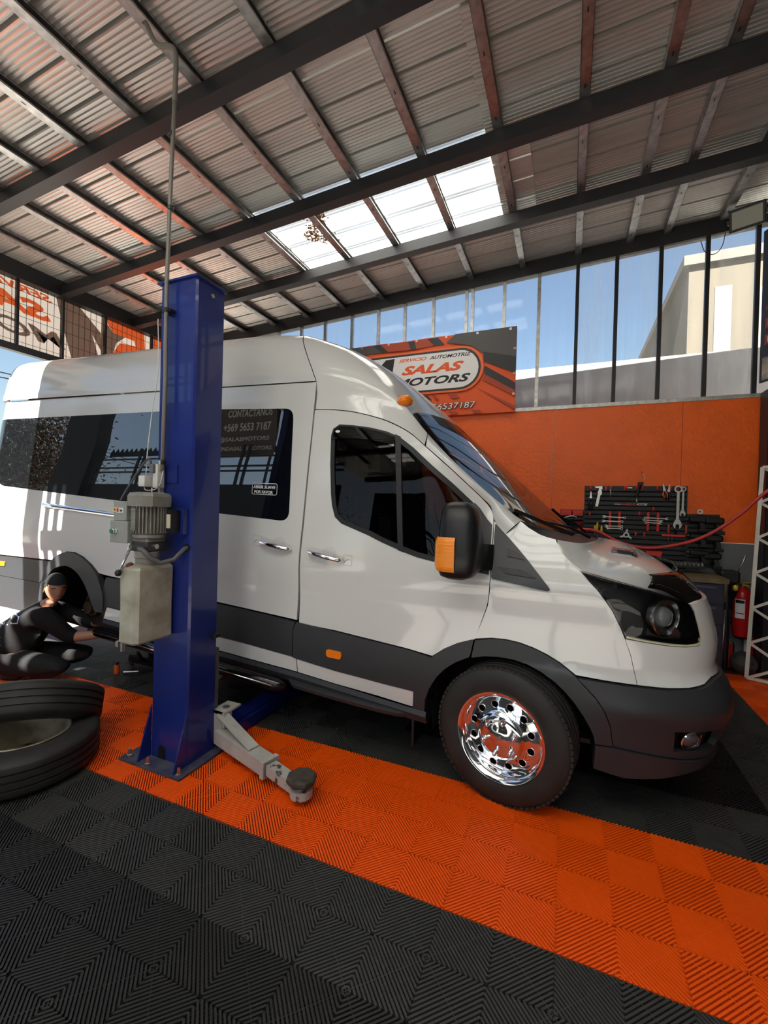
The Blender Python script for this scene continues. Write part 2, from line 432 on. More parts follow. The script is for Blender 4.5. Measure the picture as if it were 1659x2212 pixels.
# ================================================================ back wall (y = 3.9)
YW = 3.9
wall = root('wall_back', None, None, (0, YW, 0), kind='structure')
for k in range(-6, 3):
    x0 = 1.818 + (k - 0) * 1.285 + .003; x1 = x0 + 1.279
    if x0 > 4.2: continue
    x1 = min(x1, 4.3)
    MB().box((x0, YW, 1.262), (x1, YW + .03, 2.745)).build('wall_panel', ORANGE_WALL, wall)
    MB().box((x0, YW + .002, 0), (x1, YW + .03, 1.255)).build('wall_panel', GREY_WALL, wall)
    mb = MB()
    for sx in (x0 + .035, x1 - .035):
        for z in (1.35, 1.9, 2.3, 2.68): mb.tube([(sx, YW - .004, z), (sx, YW + .001, z)], .008, 6)
    mb.build('screw_row', ORANGE_WALL, wall)
MB().box((-6.0, YW - .012, 2.745), (4.3, YW + .05, 2.785)).build('sill_rail', DULLSTEEL, wall)
mb = MB(); L = 10.4 * math.sqrt(1 + SL * SL)
mb.box((0, -.035, 0), (L, .06, .17)); o = mb.build('head_beam', BEAM, ceiling, local=True); tilted(o, -6.0, YW, 0)
MULL = [-1.75, -1.34, -.90, -.49, -.10, .302, .738, .815, 1.208, 1.613, 2.032, 2.434, 2.86, 3.279, 3.70]
XS = [-3.0, -2.58, -2.16] + MULL
first = None
for x in XS:
    o = MB().box((x - .019, YW - .02, 2.785), (x + .019, YW + .02, RZ(x, .02))).build('mullion', BEAM if x > 2 else DULLSTEEL, wall)
for a, b in zip(XS, XS[1:]):
    if b - a < .2: continue
    nx = 6; v = []; f = []
    for i in range(nx + 1):
        x = a + .02 + (b - a - .04) * i / nx; bow = .004 * math.sin(i * 2.1 + a * 7)
        v += [(x, YW + .004 + bow, 2.785), (x, YW + .004 - bow, 3.4), (x, YW + .004 + bow, RZ(x, .02))]
    for i in range(nx):
        for j in (0, 1): f.append((3 * i + j, 3 * i + 3 + j, 3 * i + 4 + j, 3 * i + 1 + j))
    pyd('pane', v, f, PANE_HAZY if a > 2.0 else PANE, wall, True)
# wall at the right end, dark
wr = root('wall_right', None, None, (4.12, 0, 0), kind='structure')
MB().box((4.12, -9, 0), (4.2, YW, 4.52)).build('dark_boarding', mat('dark_wall', (.012, .011, .014), .6), wr)
MB().box((3.755, YW - .22, 0), (3.83, YW - .02, 2.78)).build('corner_post', BEAM, wr)

# ================================================================ left gable: beam, mesh frame and lintel at x = -4
XL = -4.0
wl_ = root('wall_left', None, None, (XL, 1, 3), kind='structure')
MB().box((XL - .06, -.2, 4.08), (XL + .06, YW, 4.27)).build('gable_beam', BEAM, wl_)
MB().box((XL - .04, -.2, 3.235), (XL + .04, YW, 3.315)).build('lintel', BEAM, wl_)
for y in (.85, 1.384, 1.883, 2.431, 3.16, 3.75):
    MB().box((XL - .02, y - .013, 3.31), (XL + .02, y + .013, 4.1)).build('frame_post', BEAM, wl_)
mb = MB(); y = .2
while y < 3.9: mb.box((XL + .01, y - .002, 3.31), (XL + .014, y + .002, 4.1)); y += .075
z = 3.36
while z < 4.1: mb.box((XL + .014, .2, z - .002), (XL + .018, 3.9, z + .002)); z += .15
tag(mb.build('wire_mesh', BEAM, wl_), kind='stuff')
MB().box((XL - .06, 3.75, 0), (XL + .06, YW, 4.1)).build('corner_post', BEAM, wl_)

# ================================================================ front (behind the viewer): low fence, bars, fascia
wf = root('wall_front', None, None, (0, -6.6, 0), kind='structure')
MB().box((-2.6, -6.65, 1.75), (-.3, -6.6, 4.1)).build('added_dark_boards', BEAM, wf)  # unseen boards added so the front door glass reflects something dark
MB().box((-2.6, -6.65, 0), (4.2, -6.6, 1.75)).build('fence_boards', mat('dark_fence', (.02, .02, .022), .6), wf)
mb = MB()
for x in (-2.6, -1.2, .2, 1.6, 3.0, 4.1): mb.box((x - .03, -6.66, 1.7), (x + .03, -6.6, 4.1))
for z in (2.1, 2.5, 2.9): mb.box((-2.6, -6.65, z - .02), (4.2, -6.61, z + .02))
mb.build('fence_bars', BEAM, wf)
v = []; n = 60
for i in range(n + 1):
    x = -2.6 + 6.8 * i / n; v += [(x, -6.7, 3.0 + (.09 if i % 2 else 0)), (x, -6.7, 3.02 + .16)]
pyd('canopy_edge', v, [(2 * i, 2 * i + 2, 2 * i + 3, 2 * i + 1) for i in range(n)], BEAM, wf)
# ================================================================ outside
def facade(name, label, x0, x1, y0, y1, h, m, wins, wm):
    b = root(name, label, 'building', (x0, y0, 0))
    MB().box((x0, y0, -.02), (x1, y1, h)).build('wall', m, b)
    MB().box((x0 - .1, y0 - .1, h), (x1 + .1, y1 + .1, h + .18)).build('roof', mat('roof_edge', (.14, .13, .11), .7), b)
    for (a, c, z0, z1) in wins:
        f = MB().box((a, y0 - .04, z0), (c, y0 + .05, z1)).build('window', wm, b)
    return b
facade('building', 'tan building with pale wall bands beyond the clear upper panes', 3.95, 9.0, 8.0, 14, 6.15,
       mat('tan_render', (.125, .108, .08), .8, var=.15, vscale=1.3, stretch=(1, 1, .15)),
       [(4.35, 4.6, 3.4, 5.7), (5.0, 5.25, 3.4, 5.6), (5.5, 5.75, 3.4, 5.6)], mat('pale_render', (.27, .26, .225), .8))
w = MB(); w.box((-6, 5.2, 0), (9, 5.32, 3.66)); 
tag(w.build('boundary_wall', mat('grey_render', (.36, .355, .34), .85, var=.15, vscale=2)), 'grey rendered boundary wall just outside the clear panes', 'wall')
# a tree left of the forecourt (mirrored in the rear side glass)
def tree(name, label, x, y, h, seed, cols):
    rn = random.Random(seed); t = root(name, label, 'tree', (x, y, 0))
    mb = MB(); mb.tube([(x, y, 0), (x + .1, y, h * .3), (x, y + .1, h * .55)], [.14, .11, .06], 8)
    for k in range(6):
        a = k * 1.05; mb.tube([(x, y, h * (.35 + .03 * k)), (x + math.cos(a) * h * .25, y + math.sin(a) * h * .25, h * (.6 + .03 * k))], [.06, .02], 6)
    mb.build('trunk', mat('bark', (.12, .08, .05), .9), t)
    for ci, (c, nm) in enumerate(cols):
        mb = MB()
        for k in range(9000):
            u = rn.gauss(0, .42), rn.gauss(0, .42), rn.gauss(0, .30)
            p = Vector((x + u[0] * h * .34, y + u[1] * h * .34, h * .68 + u[2] * h * .5)); s = rn.uniform(.018, .036) * h / 4
            d = Vector((rn.gauss(0, 1), rn.gauss(0, 1), rn.gauss(0, 1))).normalized(); e = d.orthogonal().normalized() * s; d *= s * 1.6
            mb.add([p - d, p + e * .6, p + d, p - e * .6], [(0, 1, 2, 3)])
        o = mb.build('leaves', mat(nm, c, .6, var=.3), t); o['kind'] = 'stuff'
tree('tree', 'dark reddish tree standing on the forecourt outside, left of the front fence', -17.5, -6.0, 7.4, 2, [((.10, .035, .03), 'red_leaf'), ((.05, .07, .025), 'green_leaf')])
tree('tree', 'green tree farther out behind the forecourt fence', -9.0, -13.5, 6.0, 5, [((.04, .09, .03), 'deep_green_leaf')])
# overhead wires beyond the entrance
for k, z in enumerate((5.15, 5.3)):
    mb = MB(); pts = [(-14, -9 + 2 * i, z + .02 * (i - 6) ** 2) for i in range(13)]; mb.tube(pts, .018, 5)
    tag(mb.build('overhead_wire', BLACK), ('lower' if k == 0 else 'upper') + ' dark overhead wire crossing the sky outside the entrance', 'wire')
# ================================================================ the van
YC = 1.81
def lut(Tb, z):
    if z <= Tb[0][0]: return Tb[0][1]
    for (a, b), (c, d) in zip(Tb, Tb[1:]):
        if z <= c: return b + (d - b) * (z - a) / (c - a)
    return Tb[-1][1]
def sm(a, b, x):
    t = min(1, max(0, (x - a) / (b - a))); return t * t * (3 - 2 * t)
def slut(Tb, z, h): return sum(w * lut(Tb, z + o * h) for o, w in ((-1, .25), (-.5, .25), (.5, .25), (1, .25)))
TUM = [(.2, .05), (.32, .03), (.45, .012), (.62, .006), (.8, .014), (.98, .016), (1.06, .002), (1.16, 0), (1.28, .012), (1.45, .035), (1.8, .085), (2.1, .13), (2.32, .16), (2.6, .2)]
AF = [(.22, .70), (.33, .745), (.45, .785), (.56, .80), (.66, .80), (.715, .785), (.74, .748), (.86, .765), (.95, .752), (1.08, .715), (1.16, .67), (1.3, .56), (1.5, .4)]
BUL = [(.36, 0), (.44, .004), (.52, .020), (.565, .034), (.62, .030), (.675, .006), (.70, 0)]
def S(s, z, off=0.):
    """body side: s runs along the flank and round the nose, z is height"""
    t_ = slut(TUM, z, .06) + .35 * max(0, z - 1.12) * sm(1.2, 1.8, s)
    if s > 1.6 and z < .74: t_ -= .018 * sm(1.6, 2.0, s) * (1 - sm(.70, .735, z))
    bl = slut(BUL, z, .02) * sm(2.05, 2.45, s); t_ -= bl
    if s < -3.25: t_ += .9 * (s + 3.25) ** 2 * 2
    if s <= 2.0: return Vector((s, .78 + t_ - off, z))
    A = slut(AF, z, .03) + bl * .6; W = 1.03 - t_; n, m = 2.6, 5.8
    ph = math.pi / 2 * (min(s, 3.1) - 2.0) ** 1.3 / 1.45 ** 1.3
    u = math.sin(ph) ** (2 / n); w = math.cos(ph) ** (2 / m)
    if s > 3.1: w *= max(0, 1 - (s - 3.1) / .785); u = (1 - w ** m) ** (1 / n)
    nx = n * u ** (n - 1) / A; ny = -m * w ** (m - 1) / W; l = math.hypot(nx, ny) or 1
    return Vector((2.0 + A * u + off * nx / l, YC - W * w + off * ny / l, z))
def Snormal(s, z):
    h = .008; a = S(s + h, z) - S(s - h, z); b = S(s, z + h) - S(s, z - h); n = b.cross(a)
    n = -n if n.y > 0 and s < 2.3 else n
    if s >= 2.3 and n.dot(Vector((1, -1, 0))) < 0: n = -n
    return n.normalized()
def inside(p, poly):
    c = False; x, y = p; n = len(poly)
    for i in range(n):
        (a, b), (d, e) = poly[i], poly[i - 1]
        if (b > y) != (e > y) and x < (d - a) * (y - b) / (e - b) + a: c = not c
    return c
def densify(poly, step):
    o = []
    for i in range(len(poly)):
        a, b = Vector(poly[i]), Vector(poly[(i + 1) % len(poly)]); k = max(1, int((b - a).length / step))
        for q in range(k): o.append(tuple(a.lerp(b, q / k)))
    return o
def rounded(poly, r, n=4):
    """round the corners of a 2-D outline"""
    o = []; N = len(poly)
    for i in range(N):
        p = Vector(poly[i]); a = Vector(poly[i - 1]) - p; b = Vector(poly[(i + 1) % N]) - p
        q = min(r, a.length * .45, b.length * .45); A, B = p + a.normalized() * q, p + b.normalized() * q
        for k in range(n + 1):
            t = k / n; o.append(tuple(A * (1 - t) ** 2 + p * 2 * t * (1 - t) + B * t * t))
    return o
def chaikin(pts, it=2):
    for _ in range(it):
        o = [pts[0]]
        for a, b in zip(pts, pts[1:]):
            a, b = Vector(a), Vector(b); o += [tuple(a * .75 + b * .25), tuple(a * .25 + b * .75)]
        pts = o + [pts[-1]]
    return pts
def area(p): return sum(p[i - 1][0] * p[i][1] - p[i][0] * p[i - 1][1] for i in range(len(p))) / 2
def panel(name, poly, m, parent, holes=(), off=0., depth=.018, grid=.055, far=False, outer=True):
    """a skin panel cut out of the body surface, edges turned inward"""
    loops = [densify(poly, .045)] + [densify(h, .045) for h in holes]
    loops = [l if (area(l) > 0) == (i == 0) else l[::-1] for i, l in enumerate(loops)]
    v2 = []; ed = []
    for l in loops:
        n = len(v2); v2 += [Vector(p) for p in l]; ed += [(n + i, n + (i + 1) % len(l)) for i in range(len(l))]
    nb = len(v2); xs = [p[0] for p in loops[0]]; zs = [p[1] for p in loops[0]]
    i0, i1 = int(min(xs) / grid) - 1, int(max(xs) / grid) + 2; j0, j1 = int(min(zs) / grid) - 1, int(max(zs) / grid) + 2
    bp = [tuple(p) for p in v2]
    for i in range(i0, i1):
        for j in range(j0, j1):
            p = (i * grid + .003, j * grid + .0021)
            if not inside(p, loops[0]) or any(inside(p, l) for l in loops[1:]): continue
            if any(abs(p[0] - b[0]) < .022 and abs(p[1] - b[1]) < .022 for b in bp): continue
            v2.append(Vector(p))
    V, E_, F, *_r = delaunay_2d_cdt(v2, ed, [], 0, 1e-6)
    V = [tuple(p) for p in V]; tris = []
    for f in F:
        c = (sum(V[i][0] for i in f) / 3, sum(V[i][1] for i in f) / 3)
        if inside(c, loops[0]) and not any(inside(c, l) for l in loops[1:]): tris.append(tuple(f))
    nv = len(V); P = [S(*p, off) for p in V]; N = [Snormal(*p) for p in V]
    faces = []
    for t in tris:
        a, b, c = (P[i] for i in t); n = (b - a).cross(c - a)
        faces.append(t if n.dot(N[t[0]]) > 0 else t[::-1])
    cnt = {}
    for t in faces:
        for i in range(3):
            k = (t[i], t[(i + 1) % 3]); cnt[k] = 1
    bnd = [k for k in cnt if (k[1], k[0]) not in cnt]
    back = {}; 
    for a, b in bnd:
        for i in (a, b):
            if i not in back: back[i] = len(P); P.append(S(*V[i], off - depth))
    ntop = len(faces)
    if depth:
        for a, b in bnd: faces.append((b, a, back[a], back[b]))
    if far:
        P = [Vector((p.x, 2 * YC - p.y, p.z)) for p in P]; N = [Vector((n.x, -n.y, n.z)) for n in N]; faces = [f[::-1] for f in faces]
    me = bpy.data.meshes.new(name); me.from_pydata([tuple(p) for p in P], [], faces); me.update()
    o = link(name, me, m, parent, True)
    nl = []
    for pi, pl in enumerate(me.polygons):
        for vi in pl.vertices: nl.append(tuple(N[vi]) if pi < ntop else tuple(pl.normal))
    me.normals_split_custom_set(nl)
    return o
def grid_mesh(name, rows, m, parent, far=False, flip=False):
    n = len(rows[0]); v = [p for r in rows for p in r]; f = []
    for i in range(len(rows) - 1):
        for j in range(n - 1): f.append((i * n + j, i * n + j + 1, (i + 1) * n + j + 1, (i + 1) * n + j))
    if flip: f = [q[::-1] for q in f]
    if far: v = [(p[0], 2 * YC - p[1], p[2]) for p in v]; f = [q[::-1] for q in f]
    return pyd(name, v, f, m, parent, True)
def resample(pts, n):
    pts = [Vector(p) for p in pts]; L = [0]
    for a, b in zip(pts, pts[1:]): L.append(L[-1] + (b - a).length)
    o = []; k = 0
    for i in range(n):
        t = L[-1] * i / (n - 1)
        while k < len(L) - 2 and t > L[k + 1]: k += 1
        o.append(pts[k].lerp(pts[k + 1], (t - L[k]) / max(1e-9, L[k + 1] - L[k])))
    return o
def spline(pts, n):
    """Catmull-Rom through 3-D points"""
    p = [Vector(q) for q in pts]; p = [2 * p[0] - p[1]] + p + [2 * p[-1] - p[-2]]; o = []
    for i in range(1, len(p) - 2):
        for k in range(12):
            t = k / 12; a, b, c, d = p[i - 1:i + 3]
            o.append(.5 * ((2 * b) + (c - a) * t + (2 * a - 5 * b + 4 * c - d) * t * t + (3 * b - a - 3 * c + d) * t ** 3))
    o.append(p[-2]); return resample(o, n)
def coons(name, bottom, right, top, left, m, parent, n=26, k=18, bulge=None, flip=False):
    """bottom & top run left to right, left & right run bottom to top"""
    b, t, l, r = resample(bottom, n), resample(top, n), resample(left, k), resample(right, k); rows = []
    for j in range(k):
        v = j / (k - 1); row = []
        for i in range(n):
            u = i / (n - 1)
            p = b[i] * (1 - v) + t[i] * v + l[j] * (1 - u) + r[j] * u - (b[0] * (1 - u) * (1 - v) + b[-1] * u * (1 - v) + t[0] * (1 - u) * v + t[-1] * u * v)
            if bulge: p = p + Vector(bulge) * (16 * u * (1 - u) * v * (1 - v))
            row.append(p)
        rows.append(row)
    if flip == 'rows': return rows
    return grid_mesh(name, rows, m, parent, flip=flip)
def mirror_rows(rows):
    """rows run near edge -> centre line; continue to the far side"""
    return rows + [[Vector((p.x, 2 * YC - p.y, p.z)) for p in r] for r in rows[-2::-1]]

van = root('passenger_van', 'white high-roof passenger van with dark grey cladding and black side glass, on the tiled bay', 'van', (0, YC, 0))
ZL = lambda x: 2.375 + .036 * (.4 - x)           # line between body side and high roof
# ---- outlines in (s, z), measured along the flank
arch_f = [(1.198, .359), (1.206, .459), (1.228, .549), (1.261, .614), (1.307, .676), (1.375, .73), (1.451, .772), (1.519, .798), (1.546, .808), (1.634, .825), (1.71, .828), (1.785, .821), (1.853, .804), (1.92, .78), (1.985, .748), (2.05, .715), (2.078, .699)]
door_front = [(1.534, 1.593), (1.581, 1.545), (1.602, 1.507), (1.611, 1.462), (1.613, 1.412), (1.615, 1.29), (1.618, 1.183), (1.617, 1.08), (1.608, 1.002), (1.582, .924), (1.546, .808)]
door_top = [(.395, 2.175), (.48, 2.168), (.57, 2.16), (.68, 2.142), (.778, 2.118), (.915, 2.075), (1.025, 2.024), (1.102, 1.978), (1.167, 1.925), (1.35, 1.765)]
GAP = .004
# front door
fd = [(.398, .752), (.40, 1.05), (.405, 1.4), (.40, 1.8), (.398, 2.172)] + chaikin(door_top, 1)[1:] + chaikin(door_front, 1) + \
     [(1.519, .80), (1.451, .774), (1.375, .732), (1.307, .680), (1.151, .70), (.964, .716), (.663, .741)]
win_o = [(.545, 1.99), (.556, 2.035), (.60, 2.062), (.70, 2.052), (.83, 2.030), (.95, 1.997), (1.04, 1.955), (1.126, 1.892), (1.25, 1.782), (1.369, 1.680), (1.486, 1.572), (1.575, 1.47), (1.588, 1.43), (1.588, 1.185), (1.45, 1.195), (1.309, 1.218), (1.2, 1.238), (1.113, 1.263), (.97, 1.312), (.876, 1.35), (.684, 1.414), (.632, 1.455), (.603, 1.53), (.588, 1.60), (.56, 1.80)]
def shrink(poly, d):
    o = []; N = len(poly); sgn = 1 if area(poly) > 0 else -1
    for i in range(N):
        p = Vector(poly[i]); a = (p - Vector(poly[i - 1])).normalized(); b = (Vector(poly[(i + 1) % N]) - p).normalized()
        n = (Vector((-a.y, a.x)) + Vector((-b.y, b.x))); n.normalize(); o.append(tuple(p + n * d * sgn))
    return o
for far in (False, True):
    door = panel('front_door', fd, PAINT, van, holes=[win_o], far=far)
    panel('window_seal', win_o, BLACK, door, holes=[shrink(win_o, .03)], off=.003, depth=.03, far=far)
    panel('door_lining', shrink(fd, .03), DARK, door, holes=[win_o], off=-.05, depth=0, far=far)
    glass = panel('door_glass', shrink(win_o, .026), GLASS_TINT, door, off=-.006, depth=0, far=far)
    panel('glass_divider', [(1.00, 1.98), (1.038, 1.962), (1.112, 1.262), (1.078, 1.272)], BLACK, door, off=.004, depth=.02, far=far)
    # rain visor over the glass
    panel('wind_deflector', [(.555, 1.965), (.575, 2.03), (.61, 2.048), (.70, 2.04), (.83, 2.017), (.94, 1.985), (1.0, 1.962), (1.005, 1.895), (.94, 1.925), (.8, 1.955), (.68, 1.966)], glass_mat('smoked_visor', (.10, .10, .10), 1.2) if not far else MATS['smoked_visor'], door, off=.014, depth=.012, far=far)
    cl = panel('lower_cladding', [(.366, .523), (.668, .492), (.968, .472), (1.2, .458), (1.206, .462), (1.228, .549), (1.261, .614), (1.303, .672), (1.151, .694), (.964, .709), (.663, .735), (.385, .757), (.364, .72)], PLASTIC, van, off=.010, depth=.02, far=far)
    panel('sill_panel', [(.40, .43), (.669, .404), (.969, .383), (1.194, .360), (1.198, .453), (.968, .466), (.668, .486), (.392, .516)], PAINT, van, off=.004, far=far)
c = S(.60, 2.012, .0165); mb = MB(); M = frame(c, (1, .0, -.04), (0, .16, 1))
mb.prism([(.017 * math.cos(a * .524), .009 * math.sin(a * .524)) for a in range(12)], M, 0, .001)
mb.build('oval_badge', WHITEPRINT, van)
# sliding door and rear quarter
sd = [(-.60, .835), (.379, .770), (.388, 1.05), (.392, 1.4), (.388, 1.8), (.388, 2.0), (.386, ZL(.39) - .003), (-.60, ZL(-.6) - .003)]
sw = rounded([(-.60, 1.466), (.285, 1.412), (.222, 2.197), (-.60, 2.243)], .075, 5)
sw = [p for p in sw]
rq_arch = [(-1.31, .893), (-1.45, .90), (-1.50, .80), (-1.53, .82), (-1.584, .908), (-1.666, .979), (-1.769, 1.036), (-1.876, 1.068), (-1.988, 1.068), (-2.108, 1.027), (-2.235, .943), (-2.33, .90), (-2.36, .965)]
rq = [(-3.56, .975), (-3.56, ZL(-3.5) - .003), (-.61, ZL(-.61) - .003), (-.61, .836), (-1.31, .893), (-1.50, .905), (-1.584, .915), (-1.666, .983), (-1.769, 1.040), (-1.876, 1.071), (-1.988, 1.071), (-2.108, 1.031), (-2.20, .98)]
rw = rounded([(-.62, 1.467), (-3.13, 1.640), (-3.33, 1.80), (-3.40, 2.08), (-3.375, 2.318), (-.62, 2.246)], .07, 5)
for far in (False, True):
    o = panel('sliding_door', sd, PAINT, van, holes=[sw], far=far)
    panel('door_window', shrink(sw, .001), GLASS_DARK, o, off=-.001, depth=.01, far=far)
    o = panel('rear_quarter', rq, PAINT, van, holes=[rw], far=far)
    panel('rear_window', shrink(rw, .001), GLASS_DARK, o, off=-.001, depth=.01, far=far)
    panel('door_cladding', [(-.60, .60), (-.298, .576), (0, .560), (.358, .531), (.358, .72), (.376, .757), (0, .784), (-.352, .806), (-.60, .822)], PLASTIC, van, off=.010, depth=.02, far=far)
    panel('door_sill', [(-.60, .492), (-.354, .478), (0, .455), (.392, .432), (.386, .522), (0, .553), (-.30, .570), (-.60, .594)], PAINT, van, off=.004, far=far)
    panel('quarter_cladding', [(-1.50, .55), (-1.50, .72), (-1.51, .80), (-1.48, .888), (-1.31, .886), (-.61, .830), (-.61, .606), (-1.2, .645), (-1.46, .655)], PLASTIC, van, off=.010, depth=.02, far=far)
    panel('quarter_sill', [(-1.50, .55), (-.61, .497), (-.61, .598), (-1.46, .645)], PAINT, van, off=.004, far=far)
    rfo = [(-1.488, .60), (-1.488, .73), (-1.526, .809), (-1.584, .908), (-1.666, .979), (-1.769, 1.036), (-1.876, 1.068), (-1.988, 1.068), (-2.108, 1.027), (-2.235, .943), (-2.324, .794), (-2.35, .60)]
    rfi = [(-2.29, .60), (-2.272, .77), (-2.209, .872), (-2.116, .926), (-2.0, .95), (-1.91, .938), (-1.82, .895), (-1.739, .824), (-1.679, .745), (-1.63, .67), (-1.58, .60)]
    panel('rear_arch_flare', chaikin(rfo, 1) + chaikin(rfi, 1), PLASTIC, van, off=.022, depth=.05, far=far)
    panel('rear_cladding', [(-2.33, .80), (-2.24, .935), (-2.20, .965), (-3.56, .965), (-3.56, .79), (-2.36, .768)], PLASTIC, van, off=.010, depth=.02, far=far)
    panel('rear_skirt', [(-2.36, .762), (-3.56, .784), (-3.56, .50), (-2.40, .47), (-2.36, .60)], PLASTIC, van, off=.004, depth=.02, far=far)
    panel('rear_side_marker', rounded([(-3.04, .872), (-2.90, .874), (-2.90, .918), (-3.04, .914)], .012), AMBER, van, off=.018, depth=.012, far=far)
    panel('side_marker', rounded([(.622, .572), (.728, .570), (.730, .616), (.618, .620)], .02), AMBER, van, off=.020, depth=.012, far=far)
    MB().tube([((q := S(-2.376 + 1.756 * k / 12, 1.466 - .106 * k / 12, .004)).x, 2 * YC - q.y if far else q.y, q.z) for k in range(13)], .021, 10).build('slide_rail', CHROME, van, True)
# front fender, A-pillar foot
fender = [(1.546, .812), (1.586, .924), (1.612, 1.002), (1.621, 1.08), (1.622, 1.183), (1.619, 1.29), (1.617, 1.412), (1.615, 1.462), (1.687, 1.392), (1.72, 1.428), (1.757, 1.465), (1.80, 1.432), (1.86, 1.398), (1.905, 1.383), (1.942, 1.376), (1.954, 1.345), (1.976, 1.307), (2.03, 1.268), (2.094, 1.226), (2.112, 1.218), (2.222, 1.134), (2.273, 1.078), (2.306, 1.037), (2.351, .957), (2.372, .912), (2.409, .83), (2.434, .767), (2.434, .700), (2.25, .702), (2.078, .706)] + \
         [(2.05, .719), (1.985, .752), (1.92, .784), (1.853, .808), (1.785, .825), (1.71, .832), (1.634, .829)]
trim = [(1.622, 1.452), (1.69, 1.384), (1.799, 1.271), (1.90, 1.155), (1.927, 1.122), (1.915, 1.112), (1.625, 1.152)]
bumper_w = [(2.438, .700), (2.438, .767), (2.413, .83), (2.376, .908), (2.506, .899), (2.656, .889), (2.781, .886), (2.895, .891), (2.925, .915), (2.92, .985), (2.912, 1.048), (2.90, 1.09), (3.0, 1.10), (3.885, 1.10), (3.885, 1.06), (3.32, 1.05), (3.24, .92), (3.30, .80), (3.885, .79), (3.885, .735), (3.027, .733), (2.916, .712), (2.772, .702), (2.616, .698)]
head = [(2.114, 1.220), (2.255, 1.200), (2.408, 1.178), (2.582, 1.153), (2.713, 1.131), (2.838, 1.106), (2.881, 1.089), (2.901, 1.048), (2.912, .982), (2.918, .925), (2.905, .905), (2.88, .897), (2.781, .893), (2.656, .896), (2.506, .906), (2.379, .917), (2.355, .957), (2.310, 1.037), (2.277, 1.081), (2.226, 1.136)]
fog = [(2.646, .504), (2.998, .504), (3.05, .43), (3.03, .404), (2.685, .393)]
bumper_b = [(2.085, .694), (2.437, .690), (2.616, .689), (2.772, .694), (2.916, .704), (3.027, .722), (3.885, .728), (3.885, .34), (3.034, .345), (2.801, .352), (2.554, .370), (2.318, .386), (2.306, .41), (2.285, .486), (2.248, .554), (2.194, .616), (2.128, .665)]
valance = [(2.21, .378), (2.318, .380), (2.554, .364), (2.801, .346), (3.034, .339), (3.885, .334), (3.885, .30), (3.068, .30), (2.885, .283), (2.642, .250), (2.416, .233), (2.215, .255)]
flare = [(1.198, .352)] + arch_f[:9] + [(1.541, .806), (1.528, .735), (1.522, .712), (1.448, .672), (1.386, .624), (1.335, .564), (1.296, .492), (1.273, .427), (1.268, .338)]
flare2 = [(1.550, .806)] + arch_f[9:] + [(2.122, .665), (2.188, .616), (2.242, .554), (2.279, .486), (2.300, .41), (2.310, .388), (2.207, .384), (2.195, .42), (2.174, .456), (2.13, .512), (2.075, .570), (2.02, .617), (1.962, .662), (1.896, .700), (1.828, .723), (1.754, .736), (1.678, .738), (1.607, .730), (1.534, .712), (1.538, .735)]
GRILLE = mat('grille_black', (.01, .01, .01), .4)
